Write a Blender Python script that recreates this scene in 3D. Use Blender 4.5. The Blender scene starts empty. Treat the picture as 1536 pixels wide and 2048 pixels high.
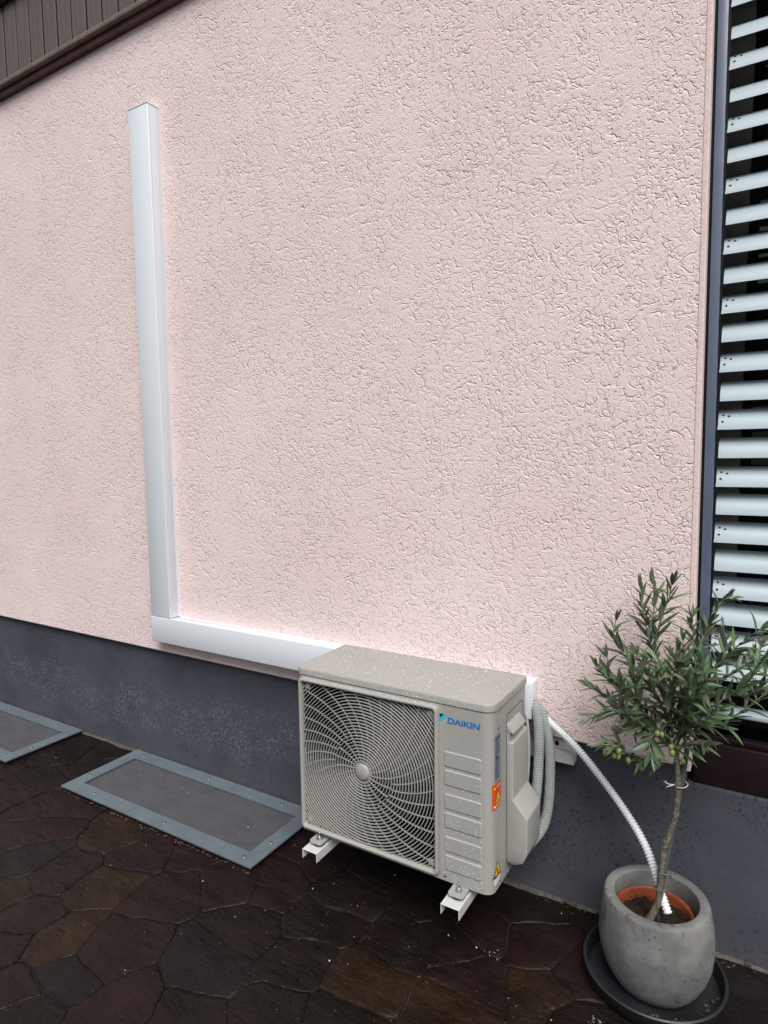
import bpy, bmesh, math, random
from mathutils import Vector, Matrix, noise as mnoise
from math import radians as R, sin, cos, pi

random.seed(7)
scene = bpy.context.scene
COL = scene.collection

# ------------------------------------------------------------------ camera, sky, sun, exposure
CAM = Vector((1.3644, -1.9368, 1.4593))
YAW, PITCH, ROLL, FPX = 31.3229, -5.0898, -0.7918, 1272.25
yw, pt, rl = R(YAW), R(PITCH), R(ROLL)
fwd = Vector((-sin(yw) * cos(pt), cos(yw) * cos(pt), sin(pt)))
rgt = Vector((cos(yw), sin(yw), 0))
upv = rgt.cross(fwd)
r2 = cos(rl) * rgt + sin(rl) * upv
u2 = cos(rl) * upv - sin(rl) * rgt
cam_data = bpy.data.cameras.new('camera')
cam_data.sensor_fit = 'HORIZONTAL'
cam_data.sensor_width = 36.0
cam_data.lens = FPX / 1536 * 36.0
cam_data.clip_start = 0.05
cam_data.clip_end = 1000
cam = bpy.data.objects.new('camera', cam_data)
cam.matrix_world = Matrix(((r2.x, u2.x, -fwd.x, CAM.x), (r2.y, u2.y, -fwd.y, CAM.y), (r2.z, u2.z, -fwd.z, CAM.z), (0, 0, 0, 1)))
COL.objects.link(cam)
scene.camera = cam

SUN_AZ, SUN_EL = R(36), R(53)      # azimuth measured from -y (out of the wall) towards +x
sun_dir = Vector((sin(SUN_AZ) * cos(SUN_EL), -cos(SUN_AZ) * cos(SUN_EL), sin(SUN_EL)))
world = bpy.data.worlds.new('World')
scene.world = world
world.use_nodes = True
wn, wl = world.node_tree.nodes, world.node_tree.links
wn.clear()
sky = wn.new('ShaderNodeTexSky')
sky.sky_type = 'NISHITA'
sky.sun_disc = False
sky.sun_elevation = SUN_EL
sky.sun_rotation = math.atan2(sun_dir.x, sun_dir.y)
sky.air_density = 1.0
sky.dust_density = 4.0
sky.ozone_density = 1.0
hsv = wn.new('ShaderNodeHueSaturation')
hsv.inputs['Saturation'].default_value = 0.62
wbg = wn.new('ShaderNodeBackground')
wbg.inputs['Strength'].default_value = 0.072
wout = wn.new('ShaderNodeOutputWorld')
wl.new(sky.outputs[0], hsv.inputs['Color'])
wl.new(hsv.outputs[0], wbg.inputs['Color'])
wl.new(wbg.outputs[0], wout.inputs['Surface'])
sl = bpy.data.lights.new('sun', 'SUN')
sl.energy = 2.1
sl.angle = R(34)
sl.color = (1.0, 0.985, 0.965)
so = bpy.data.objects.new('sun', sl)
so.rotation_euler = (-sun_dir).to_track_quat('-Z', 'Y').to_euler()
so.location = (3, -6, 9)
COL.objects.link(so)
vs = scene.view_settings
vs.view_transform = 'Standard'
vs.look = 'None'
vs.gamma = 1
vs.use_curve_mapping = False
vs.exposure = 0.67
scene.cycles.max_bounces = 6
scene.cycles.diffuse_bounces = 3
scene.cycles.glossy_bounces = 3
scene.cycles.transmission_bounces = 4
scene.cycles.caustics_reflective = False
scene.cycles.caustics_refractive = False

# ------------------------------------------------------------------ helpers
def tag(o, label=None, cat=None, group=None, kind=None):
    if label: o['label'] = label
    if cat: o['category'] = cat
    if group: o['group'] = group
    if kind: o['kind'] = kind
    return o

def pinv(parent):
    """parent inverse so that children can be given in world coordinates"""
    m = Matrix.Identity(4)
    p = parent
    while p is not None:
        m = p.matrix_parent_inverse @ p.matrix_basis @ m if p.parent else p.matrix_basis @ m
        p = p.parent
    return m.inverted()

def attach(o, parent):
    if parent is not None:
        o.parent = parent
        o.matrix_parent_inverse = pinv(parent)
    return o

def empty(name, loc):
    o = bpy.data.objects.new(name, None)
    o.empty_display_size = 0.1
    o.location = loc
    COL.objects.link(o)
    return o

def make_mesh(name, verts, faces, mats, smooth=False, mat_idx=None):
    me = bpy.data.meshes.new(name)
    me.from_pydata([tuple(v) for v in verts], [], faces)
    if mats is not None:
        for m in (mats if isinstance(mats, (list, tuple)) else [mats]):
            me.materials.append(m)
    if mat_idx:
        me.polygons.foreach_set('material_index', mat_idx)
    if smooth:
        me.polygons.foreach_set('use_smooth', [True] * len(me.polygons))
    me.update()
    return me

def obj(name, me, parent=None):
    o = bpy.data.objects.new(name, me)
    COL.objects.link(o)
    return attach(o, parent)

def mobj(name, verts, faces, mats, parent=None, smooth=False, mat_idx=None, fix=False):
    me = make_mesh(name, verts, faces, mats, smooth, mat_idx)
    if fix:
        bm = bmesh.new(); bm.from_mesh(me)
        bmesh.ops.recalc_face_normals(bm, faces=bm.faces)
        bm.to_mesh(me); bm.free()
    return obj(name, me, parent)

def copy_of(o, parent, mat=None):
    c = o.copy()
    COL.objects.link(c)
    c.parent = parent
    if parent is not None:
        c.matrix_parent_inverse = pinv(parent)
    return c

def box_vf(a, b):
    (x0, y0, z0), (x1, y1, z1) = a, b
    v = [(x0, y0, z0), (x1, y0, z0), (x1, y1, z0), (x0, y1, z0), (x0, y0, z1), (x1, y0, z1), (x1, y1, z1), (x0, y1, z1)]
    f = [(0, 3, 2, 1), (4, 5, 6, 7), (0, 1, 5, 4), (1, 2, 6, 5), (2, 3, 7, 6), (3, 0, 4, 7)]
    return v, f

def bevel_mesh(me, w, seg=2, angle=30):
    bm = bmesh.new(); bm.from_mesh(me)
    bmesh.ops.recalc_face_normals(bm, faces=bm.faces)
    ed = [e for e in bm.edges if len(e.link_faces) == 2 and e.calc_face_angle(0) > R(angle)]
    bmesh.ops.bevel(bm, geom=ed, offset=w, segments=seg, profile=0.5, affect='EDGES', clamp_overlap=True)
    bm.to_mesh(me); bm.free()
    return me

def box(name, a, b, mat, parent=None, bevel=0.0, seg=2):
    v, f = box_vf(a, b)
    me = make_mesh(name, v, f, mat)
    if bevel:
        bevel_mesh(me, bevel, seg)
        if seg > 1:
            me.polygons.foreach_set('use_smooth', [True] * len(me.polygons))
            me.set_sharp_from_angle(angle=R(45))
    return obj(name, me, parent)

def prism(name, pts, axis, lo, hi, mat, parent=None, bevel=0.0):
    """closed 2D outline extruded along an axis (0: pts are y,z; 1: x,z; 2: x,y)"""
    def p3(p, t):
        return {0: (t, p[0], p[1]), 1: (p[0], t, p[1]), 2: (p[0], p[1], t)}[axis]
    n = len(pts)
    v = [p3(p, lo) for p in pts] + [p3(p, hi) for p in pts]
    f = [tuple(range(n)), tuple(range(2 * n - 1, n - 1, -1))] + [(i, i + n, (i + 1) % n + n, (i + 1) % n) for i in range(n)]
    me = make_mesh(name, v, f, mat)
    bm = bmesh.new(); bm.from_mesh(me)
    bmesh.ops.recalc_face_normals(bm, faces=bm.faces)
    bm.to_mesh(me); bm.free()
    if bevel:
        bevel_mesh(me, bevel)
    return obj(name, me, parent)

def tube_vf(path, rad, n=10, cap=True, squash=None):
    path = [Vector(p) for p in path]
    m = len(path)
    if not isinstance(rad, (list, tuple)):
        rad = [rad] * m
    v, f = [], []
    t0 = (path[1] - path[0]).normalized()
    ref = Vector((0, 0, 1)) if abs(t0.z) < 0.9 else Vector((1, 0, 0))
    u = t0.cross(ref).normalized()
    for i, p in enumerate(path):
        t = (path[min(i + 1, m - 1)] - path[max(i - 1, 0)]).normalized()
        u = (u - t * u.dot(t)).normalized()
        w = t.cross(u)
        for k in range(n):
            a = 2 * pi * k / n
            v.append(p + rad[i] * (cos(a) * u + sin(a) * w))
    for i in range(m - 1):
        for k in range(n):
            a, b = i * n + k, i * n + (k + 1) % n
            f.append((a, b, b + n, a + n))
    if cap:
        f.append(tuple(range(n - 1, -1, -1)))
        f.append(tuple(range((m - 1) * n, m * n)))
    return v, f

def tube(name, path, rad, mat, parent=None, n=10, cap=True):
    v, f = tube_vf(path, rad, n, cap)
    return mobj(name, v, f, mat, parent, smooth=True)

def lathe_vf(prof, c, n=48):
    v, f = [], []
    for r, z in prof:
        for k in range(n):
            a = 2 * pi * k / n
            v.append((c[0] + r * cos(a), c[1] + r * sin(a), c[2] + z))
    for i in range(len(prof) - 1):
        for k in range(n):
            a, b = i * n + k, i * n + (k + 1) % n
            f.append((a, b, b + n, a + n))
    return v, f

def spline(pts, per=8):
    """Catmull-Rom through the points"""
    P = [Vector(p) for p in pts]
    P = [P[0] * 2 - P[1]] + P + [P[-1] * 2 - P[-2]]
    out = []
    for i in range(1, len(P) - 2):
        a, b, c, d = P[i - 1], P[i], P[i + 1], P[i + 2]
        for k in range(per):
            t = k / per
            out.append(0.5 * ((2 * b) + (c - a) * t + (2 * a - 5 * b + 4 * c - d) * t * t + (3 * b - a - 3 * c + d) * t ** 3))
    out.append(P[-2].copy())
    return out

def join_vf(parts):
    V, F = [], []
    for v, f in parts:
        o = len(V)
        V += [tuple(q) for q in v]
        F += [tuple(i + o for i in q) for q in f]
    return V, F

# ------------------------------------------------------------------ material helpers
class NT:
    def __init__(s, name):
        s.m = bpy.data.materials.new(name)
        s.m.use_nodes = True
        s.t = s.m.node_tree
        s.n, s.l = s.t.nodes, s.t.links
        s.b = s.n['Principled BSDF']
        s.co = None
    def set(s, **k):
        for a, v in k.items():
            s.b.inputs[a.replace('_', ' ')].default_value = v
        return s
    def coord(s):
        if s.co is None:
            s.co = s.n.new('ShaderNodeTexCoord').outputs['Object']
        return s.co
    def mapping(s, loc=(0, 0, 0), rot=(0, 0, 0), scale=(1, 1, 1), src=None):
        q = s.n.new('ShaderNodeMapping')
        s.l.new(src or s.coord(), q.inputs['Vector'])
        q.inputs['Location'].default_value = loc
        q.inputs['Rotation'].default_value = rot
        q.inputs['Scale'].default_value = scale
        return q.outputs[0]
    def noise(s, scale, detail=2, rough=0.5, vec=None, dist=0.0, color=False):
        q = s.n.new('ShaderNodeTexNoise')
        s.l.new(vec or s.coord(), q.inputs['Vector'])
        q.inputs['Scale'].default_value = scale
        q.inputs['Detail'].default_value = detail
        q.inputs['Roughness'].default_value = rough
        q.inputs['Distortion'].default_value = dist
        return q.outputs['Color' if color else 'Fac']
    def vor(s, scale, vec=None, feature='F1', out='Distance', rnd=1.0, dim='3D'):
        q = s.n.new('ShaderNodeTexVoronoi')
        q.voronoi_dimensions = dim
        q.feature = feature
        s.l.new(vec or s.coord(), q.inputs['Vector'])
        q.inputs['Scale'].default_value = scale
        q.inputs['Randomness'].default_value = rnd
        return q.outputs[out]
    def math(s, op, a, b=None, c=None, clamp=False):
        q = s.n.new('ShaderNodeMath')
        q.operation = op
        q.use_clamp = clamp
        for i, x in enumerate((a, b, c)):
            if x is None: continue
            if isinstance(x, (int, float)): q.inputs[i].default_value = x
            else: s.l.new(x, q.inputs[i])
        return q.outputs[0]
    def step(s, x, a, b, lo=0.0, hi=1.0):
        q = s.n.new('ShaderNodeMapRange')
        q.interpolation_type = 'SMOOTHSTEP'
        s.l.new(x, q.inputs[0])
        for i, t in enumerate((a, b, lo, hi)):
            q.inputs[i + 1].default_value = t
        return q.outputs[0]
    def mix(s, f, a, b):
        q = s.n.new('ShaderNodeMix')
        q.data_type = 'RGBA'
        for i, x in ((0, f), (6, a), (7, b)):
            if isinstance(x, (int, float)): q.inputs[i].default_value = x
            elif isinstance(x, tuple): q.inputs[i].default_value = (*x, 1) if len(x) == 3 else x
            else: s.l.new(x, q.inputs[i])
        return q.outputs[2]
    def sep(s, vec=None):
        q = s.n.new('ShaderNodeSeparateXYZ')
        s.l.new(vec or s.coord(), q.inputs[0])
        return q.outputs
    def out(s, sock, name):
        s.l.new(sock, s.b.inputs[name])
    def bump(s, h, dist, strength=1.0):
        q = s.n.new('ShaderNodeBump')
        q.inputs['Distance'].default_value = dist
        q.inputs['Strength'].default_value = strength
        s.l.new(h, q.inputs['Height'])
        s.l.new(q.outputs[0], s.b.inputs['Normal'])

def plain(name, col, rough=0.5, metal=0.0, var=0.0, vscale=30, spec=0.5, bump=0.0, bscale=200):
    t = NT(name).set(Roughness=rough, Metallic=metal)
    t.b.inputs['Specular IOR Level'].default_value = spec
    t.b.inputs['Base Color'].default_value = (*col, 1)
    if var:
        f = t.step(t.noise(vscale, 4, 0.6), 0.3, 0.7)
        t.out(t.mix(f, tuple(c * (1 - var) for c in col), tuple(min(1, c * (1 + var)) for c in col)), 'Base Color')
        g = t.step(t.noise(vscale * 2.3, 3, 0.6), 0.3, 0.7, rough * 0.85, min(1, rough * 1.15))
        t.out(g, 'Roughness')
    if bump:
        t.bump(t.noise(bscale, 3, 0.6), bump)
    return t.m

M = {}
# pink scratch plaster: short curved trowel grooves, several sizes, swirling in patches
def stucco():
    t = NT('pink_scratch_plaster').set(Roughness=0.9)
    t.b.inputs['Specular IOR Level'].default_value = 0.2
    x, y, z = t.sep()
    cx = t.n.new('ShaderNodeCombineXYZ')
    t.l.new(x, cx.inputs[0]); t.l.new(z, cx.inputs[1])
    flat = cx.outputs[0]
    def n2(scale, detail=1.0, rough=0.5, off=None, color=False):
        q = t.n.new('ShaderNodeTexNoise')
        q.noise_dimensions = '2D'
        t.l.new(t.mapping(loc=off, src=flat) if off else flat, q.inputs['Vector'])
        q.inputs['Scale'].default_value = scale
        q.inputs['Detail'].default_value = detail
        q.inputs['Roughness'].default_value = rough
        return q.outputs['Color' if color else 'Fac']
    def vm(op, a, b=None):
        q = t.n.new('ShaderNodeVectorMath'); q.operation = op
        for i, s in enumerate((a, b)):
            if s is None: continue
            if isinstance(s, tuple): q.inputs[i].default_value = s
            else: t.l.new(s, q.inputs[i])
        return q.outputs['Value' if op in ('LENGTH', 'DOT_PRODUCT') else 0]
    wob = vm('MULTIPLY', vm('SUBTRACT', n2(55, 1, 0.6, color=True), (0.5, 0.5, 0.5)), (0.017, 0.017, 0))
    p = vm('ADD', flat, wob)
    swirl = t.math('MULTIPLY', n2(2.3, 1.0), 16.0)
    def strokes(scale, w, off, keep, rmin, rmax, jitter):
        q = t.n.new('ShaderNodeTexVoronoi')
        q.voronoi_dimensions = '2D'
        v = t.mapping(loc=off, src=p)
        t.l.new(v, q.inputs['Vector'])
        q.inputs['Scale'].default_value = scale
        loc = vm('SUBTRACT', v, q.outputs['Position'])
        cr, cg, cb = t.sep(q.outputs['Color'])
        th = t.math('ADD', swirl, t.math('MULTIPLY', cr, jitter))
        rad = t.math('MULTIPLY_ADD', t.math('MULTIPLY', cg, cg), rmax - rmin, rmin)
        c = t.n.new('ShaderNodeCombineXYZ')
        t.l.new(t.math('MULTIPLY', t.math('COSINE', th), rad), c.inputs[0])
        t.l.new(t.math('MULTIPLY', t.math('SINE', th), rad), c.inputs[1])
        d = t.math('ABSOLUTE', t.math('SUBTRACT', vm('LENGTH', vm('SUBTRACT', loc, c.outputs[0])), rad))
        ww = t.math('MULTIPLY', t.math('MULTIPLY_ADD', cb, 1.0, 0.5), w)
        g = t.step(t.math('DIVIDE', d, ww), 1.0, 0.0)
        ln = t.math('MULTIPLY', vm('LENGTH', loc), scale)
        g = t.math('MULTIPLY', g, t.step(ln, 0.62, 0.34))
        return t.math('MULTIPLY', g, t.step(cb, keep, keep + 0.12))
    s1 = strokes(14, 0.0034, (0.31, 0.77, 0), 0.48, 0.018, 0.16, 6.3)
    s2 = strokes(25, 0.0032, (3.13, 1.71, 0), 0.42, 0.010, 0.09, 3.4)
    s3 = strokes(40, 0.0029, (5.21, 8.07, 0), 0.28, 0.008, 0.06, 2.6)
    s4 = strokes(76, 0.0026, (9.4, 2.2, 0), 0.20, 0.004, 0.03, 3.0)
    dens = t.step(n2(5.5, 2, 0.6, off=(4, 1, 0)), 0.34, 0.60, 0.5, 1.0)
    deep = t.step(n2(3.2, 1, 0.5, off=(1, 6, 0)), 0.3, 0.7, 0.6, 1.0)
    hsum = t.math('MAXIMUM', t.math('MULTIPLY', s1, 1.0), t.math('MULTIPLY', s2, 0.95))
    hs = t.math('ADD', t.math('MULTIPLY', s3, 0.75), t.math('MULTIPLY', s4, 0.8))
    hh = t.math('ADD', t.math('MULTIPLY', hsum, deep), t.math('MULTIPLY', hs, dens))
    grain = n2(210, 1, 0.65)
    hh = t.math('ADD', t.math('MULTIPLY', hh, -1.0), t.math('MULTIPLY', grain, 0.42))
    hh = t.math('ADD', hh, t.math('MULTIPLY', n2(30, 2, 0.5), 0.35))
    t.bump(hh, 0.0018, 1.0)
    big = t.noise(1.3, 3, 0.55)
    col = t.mix(t.step(big, 0.35, 0.65), (0.726, 0.590, 0.569), (0.756, 0.629, 0.610))
    mid = t.step(t.noise(9, 4, 0.65), 0.55, 0.8, 0, 0.35)
    col = t.mix(mid, col, (0.700, 0.610, 0.580))
    t.out(col, 'Base Color')
    return t.m
M['pink'] = stucco()
M['bead'] = plain('plaster_corner_bead', (0.70, 0.56, 0.545), 0.9, var=0.06, vscale=60, bump=0.0012, bscale=180, spec=0.2)

def plinth_mat():
    t = NT('blue_grey_plinth_paint').set(Roughness=0.6)
    t.b.inputs['Specular IOR Level'].default_value = 0.35
    x, y, z = t.sep()
    base = t.mix(t.step(t.noise(2.2, 4, 0.6), 0.3, 0.7), (0.046, 0.051, 0.065), (0.064, 0.069, 0.084))
    # dusty rain splash band, fading to the right
    zz = t.math('ADD', z, t.math('MULTIPLY', t.noise(1.7, 3, 0.6), 0.22))
    band = t.math('MULTIPLY', t.step(zz, 0.18, 0.30), t.step(zz, 0.54, 0.40))
    left = t.step(x, 0.3, -0.6, 0.12, 1.0)
    sp = t.math('MULTIPLY', t.step(t.noise(105, 4, 0.75, vec=t.mapping(scale=(1, 1, 0.7))), 0.50, 0.58), t.step(t.noise(9, 3, 0.65, vec=t.mapping(scale=(1, 1, 1.4))), 0.36, 0.62, 0.15, 1.0))
    f = t.math('MULTIPLY', t.math('MULTIPLY', band, left), sp)
    col = t.mix(t.math('MULTIPLY', f, 0.75), base, (0.150, 0.162, 0.190))
    # dark drip specks
    wx = t.n.new('ShaderNodeVectorMath'); wx.operation = 'MULTIPLY_ADD'
    t.l.new(t.noise(60, 2, 0.6, color=True), wx.inputs[0]); wx.inputs[1].default_value = (0.012, 0, 0.012); t.l.new(t.coord(), wx.inputs[2])
    xz = t.mapping(rot=(R(90), 0, 0), scale=(1, 1, 0.75), src=wx.outputs[0])
    d1 = t.step(t.vor(30, vec=xz, dim='2D'), 0.17, 0.10)
    d2 = t.step(t.vor(75, vec=xz, dim='2D'), 0.24, 0.14)
    ds = t.math('MAXIMUM', d1, t.math('MULTIPLY', d2, t.step(t.noise(2.6, 2, 0.6), 0.45, 0.55)))
    dmask = t.step(t.noise(4.2, 3, 0.6), 0.42, 0.55)
    col = t.mix(t.math('MULTIPLY', t.math('MULTIPLY', ds, dmask), 0.65), col, (0.022, 0.024, 0.032))
    low = t.math('MULTIPLY', t.step(z, 0.09, 0.0), t.step(t.noise(12, 4, 0.6), 0.35, 0.65))
    col = t.mix(t.math('MULTIPLY', low, 0.5), col, (0.10, 0.09, 0.08))
    t.out(col, 'Base Color')
    h = t.math('ADD', t.math('MULTIPLY', t.noise(20, 4, 0.55), 0.55), t.math('MULTIPLY', t.step(t.math('ABSOLUTE', t.math('SUBTRACT', t.noise(7, 2, 0.5), 0.5)), 0.012, 0.0), 0.0))
    t.bump(h, 0.0035)
    return t.m
M['plinth'] = plinth_mat()

def stone_mat(name, c1, c2, c3):
    t = NT(name).set(Roughness=0.4)
    t.b.inputs['Specular IOR Level'].default_value = 0.20
    sv = t.mapping(rot=(0, 0, R(25)), scale=(1, 2.2, 1))
    f = t.step(t.noise(5.5, 5, 0.65, vec=sv), 0.35, 0.68)
    col = t.mix(f, c1, c2)
    f2 = t.step(t.noise(14, 5, 0.7), 0.52, 0.72)
    col = t.mix(f2, col, c3)
    f3 = t.step(t.noise(90, 3, 0.7), 0.50, 0.75, 0, 0.5)
    col = t.mix(f3, col, tuple(v * 1.9 for v in c2))
    t.out(col, 'Base Color')
    t.out(t.step(t.noise(11, 4, 0.6), 0.3, 0.7, 0.26, 0.52), 'Roughness')
    h = t.math('ADD', t.noise(7, 5, 0.55, vec=sv), t.math('MULTIPLY', t.noise(45, 3, 0.6, vec=t.mapping(rot=(0, 0, R(25)), scale=(0.5, 1.8, 1))), 0.22))
    h = t.math('ADD', h, t.math('MULTIPLY', t.noise(170, 2, 0.6), 0.10))
    t.bump(h, 0.012)
    return t.m
M['stone_m'] = stone_mat('wet_maroon_flagstone', (0.0085, 0.0048, 0.0043), (0.0155, 0.008, 0.0066), (0.0095, 0.0066, 0.0055))
M['stone_o'] = stone_mat('wet_ochre_flagstone', (0.0105, 0.0062, 0.0042), (0.0235, 0.013, 0.0068), (0.0125, 0.0068, 0.005))
M['stone_d'] = stone_mat('wet_dark_brown_flagstone', (0.0065, 0.0044, 0.0038), (0.0115, 0.0074, 0.0056), (0.0075, 0.0056, 0.0046))
M['stone_g'] = stone_mat('wet_grey_flagstone', (0.0068, 0.0054, 0.0052), (0.0115, 0.0092, 0.0088), (0.0088, 0.0062, 0.0056))

def grout_mat():
    t = NT('wet_mortar_joint').set(Roughness=0.55)
    f = t.step(t.noise(6, 5, 0.7), 0.4, 0.68)
    col = t.mix(f, (0.005, 0.0038, 0.0034), (0.010, 0.0078, 0.0065))
    col = t.mix(t.step(t.noise(3.1, 3, 0.6, vec=t.mapping(loc=(4, 2, 0))), 0.62, 0.74), col, (0.040, 0.034, 0.028))
    t.out(col, 'Base Color')
    t.bump(t.noise(90, 5, 0.7), 0.006)
    return t.m
M['grout'] = grout_mat()

M['white_pvc'] = plain('white_pvc_trunking', (0.66, 0.70, 0.74), 0.22, var=0.004, vscale=3, spec=0.6)
M['ivory'] = plain('ivory_painted_steel', (0.325, 0.323, 0.296), 0.40, var=0.02, vscale=12, spec=0.45, bump=0.0004, bscale=600)
M['ivory_plastic'] = plain('ivory_plastic', (0.316, 0.314, 0.288), 0.45, var=0.02, vscale=20, spec=0.4)
M['dark_plastic'] = plain('dark_cavity_plastic', (0.010, 0.010, 0.011), 0.7, spec=0.3)
M['fan_plastic'] = plain('dark_grey_fan_plastic', (0.010, 0.010, 0.011), 0.5)
M['white_steel'] = plain('white_powder_coated_steel', (0.55, 0.56, 0.54), 0.4, var=0.03, vscale=25)
M['screw'] = plain('dull_steel_screw', (0.20, 0.22, 0.24), 0.4, metal=0.8, var=0.2, vscale=80)
M['rail_white'] = plain('shaded_white_steel', (0.40, 0.40, 0.385), 0.45, var=0.05, vscale=25)  # darker copy of the white steel: the rail's shade put into its colour
M['zinc'] = plain('zinc_plated_steel', (0.62, 0.63, 0.65), 0.28, metal=1.0, var=0.1, vscale=80)
M['rubber'] = plain('black_rubber', (0.012, 0.012, 0.013), 0.6)
M['alu'] = plain('grey_blue_anodised_aluminium', (0.145, 0.178, 0.202), 0.46, metal=0.25, var=0.08, vscale=14, spec=0.4)
M['logo_blue'] = plain('logo_blue_print', (0.0, 0.16, 0.48), 0.4, var=0.01)
M['logo_cyan'] = plain('logo_cyan_print', (0.02, 0.40, 0.68), 0.4, var=0.01)
M['black_print'] = plain('black_print', (0.008, 0.008, 0.01), 0.4, var=0.01)
M['lab_grey'] = plain('silver_grey_label', (0.20, 0.235, 0.29), 0.4, var=0.04, vscale=60)
M['lab_line'] = plain('dark_label_print', (0.05, 0.06, 0.085), 0.4, var=0.01)
M['lab_orange'] = plain('orange_label', (0.62, 0.085, 0.008), 0.4, var=0.02)
M['lab_yellow'] = plain('yellow_label', (0.75, 0.52, 0.02), 0.4, var=0.02)
M['lab_white'] = plain('white_label', (0.72, 0.73, 0.73), 0.4, var=0.02)
M['maroon'] = plain('dark_maroon_wood', (0.010, 0.0035, 0.004), 0.55, var=0.25, vscale=6, spec=0.3)
M['rail_blue'] = plain('blue_grey_coated_rail', (0.095, 0.122, 0.180), 0.36, var=0.07, vscale=9)
M['frame_brown'] = plain('taupe_window_frame', (0.30, 0.26, 0.25), 0.5, var=0.06)
M['black'] = plain('black_seal_and_gap_shade', (0.006, 0.006, 0.007), 0.6, spec=0.2)
M['soil'] = plain('potting_soil', (0.022, 0.0135, 0.008), 0.9, var=0.5, vscale=80, bump=0.012, bscale=90, spec=0.2)
M['terracotta'] = plain('orange_plastic_pot', (0.23, 0.052, 0.020), 0.5, var=0.2, vscale=18)
M['saucer'] = plain('black_plastic_saucer', (0.016, 0.018, 0.021), 0.45, var=0.3, vscale=10)
M['bark'] = plain('olive_bark', (0.145, 0.128, 0.100), 0.8, var=0.35, vscale=60, bump=0.006, bscale=140, spec=0.2)
M['twig'] = plain('olive_twig', (0.19, 0.20, 0.125), 0.7, var=0.25, vscale=70, spec=0.2)
M['stake'] = plain('grey_green_stake', (0.075, 0.085, 0.075), 0.55, var=0.2, vscale=30)
M['twine'] = plain('white_twine', (0.62, 0.58, 0.52), 0.8, var=0.1)
M['olive'] = plain('green_olive_skin', (0.15, 0.21, 0.065), 0.3, var=0.25, vscale=70)
M['chip'] = plain('white_plaster_chip', (0.50, 0.49, 0.48), 0.8, var=0.1)
M['litter'] = plain('dry_leaf_litter', (0.055, 0.040, 0.025), 0.85, var=0.5, vscale=40)
M['drywhite'] = plain('grey_mortar_stain', (0.065, 0.058, 0.050), 0.85, var=0.4, vscale=60)

def leaf_mat(name, c, tr, rough):
    t = NT(name).set(Roughness=rough)
    t.b.inputs['Specular IOR Level'].default_value = 0.45
    oi = t.n.new('ShaderNodeObjectInfo')
    f = t.noise(60, 3, 0.6)
    r = t.math('ADD', t.math('MULTIPLY', oi.outputs['Random'], 0.75), t.math('MULTIPLY', f, 0.5))
    col = t.mix(t.step(r, 0.1, 1.0), tuple(v * 0.62 for v in c), tuple(v * 1.45 for v in c))
    t.out(col, 'Base Color')
    return t.m
M['leaf_top'] = leaf_mat('olive_leaf_upper', (0.076, 0.134, 0.058), 0.1, 0.42)
M['leaf_low'] = leaf_mat('olive_leaf_underside', (0.18, 0.21, 0.155), 0.1, 0.6)
M['leaf_old'] = leaf_mat('olive_leaf_brownish', (0.075, 0.080, 0.050), 0.1, 0.5)

def concrete():
    t = NT('weathered_grey_concrete').set(Roughness=0.72)
    t.b.inputs['Specular IOR Level'].default_value = 0.3
    x, y, z = t.sep()
    f = t.step(t.noise(9, 5, 0.65), 0.32, 0.68)
    col = t.mix(f, (0.118, 0.117, 0.113), (0.205, 0.203, 0.195))
    f2 = t.step(t.noise(22, 4, 0.7, vec=t.mapping(scale=(1, 1, 0.6), loc=(2, 5, 1))), 0.58, 0.74)
    col = t.mix(t.math('MULTIPLY', f2, 0.75), col, (0.045, 0.044, 0.042))
    pit = t.step(t.vor(55), 0.17, 0.10)
    pit = t.math('MULTIPLY', pit, t.step(t.noise(12, 2, 0.5), 0.5, 0.6))
    col = t.mix(t.math('MULTIPLY', pit, 0.7), col, (0.045, 0.044, 0.042))
    t.out(col, 'Base Color')
    h = t.math('SUBTRACT', t.math('MULTIPLY', t.noise(60, 4, 0.6), 0.4), pit)
    t.bump(h, 0.0022)
    return t.m
M['concrete'] = concrete()

def wood_mat():
    t = NT('weathered_brown_cladding_wood').set(Roughness=0.7)
    t.b.inputs['Specular IOR Level'].default_value = 0.3
    oi = t.n.new('ShaderNodeObjectInfo')
    v = t.mapping(scale=(14, 14, 0.9))
    g = t.noise(5, 6, 0.7, vec=v)
    col = t.mix(t.step(g, 0.3, 0.7), (0.092, 0.071, 0.066), (0.134, 0.106, 0.098))
    col = t.mix(t.math('MULTIPLY', oi.outputs['Random'], 0.35), col, (0.110, 0.083, 0.075))
    t.out(col, 'Base Color')
    t.bump(g, 0.004)
    return t.m
M['wood'] = wood_mat()
M['rebate'] = plain('red_brown_timber', (0.135, 0.070, 0.055), 0.6, var=0.2, vscale=15)
M['wood_trim'] = plain('brown_timber_trim', (0.150, 0.108, 0.090), 0.6, var=0.2, vscale=15)

def slat_mat():
    t = NT('pale_silver_lacquered_slat').set(Roughness=0.33, Metallic=0.0)
    f = t.step(t.noise(5, 3, 0.6, vec=t.mapping(scale=(0.5, 3, 6))), 0.3, 0.7)
    t.out(t.mix(f, (0.345, 0.425, 0.455), (0.38, 0.455, 0.485)), 'Base Color')
    return t.m
M['slat'] = slat_mat()

def glass_mat():
    t = NT('dark_window_glass').set(Roughness=0.04)
    t.b.inputs['Base Color'].default_value = (0.006, 0.008, 0.008, 1)
    t.bump(t.noise(3, 2, 0.5), 0.002)
    return t.m
M['glass'] = glass_mat()

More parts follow.
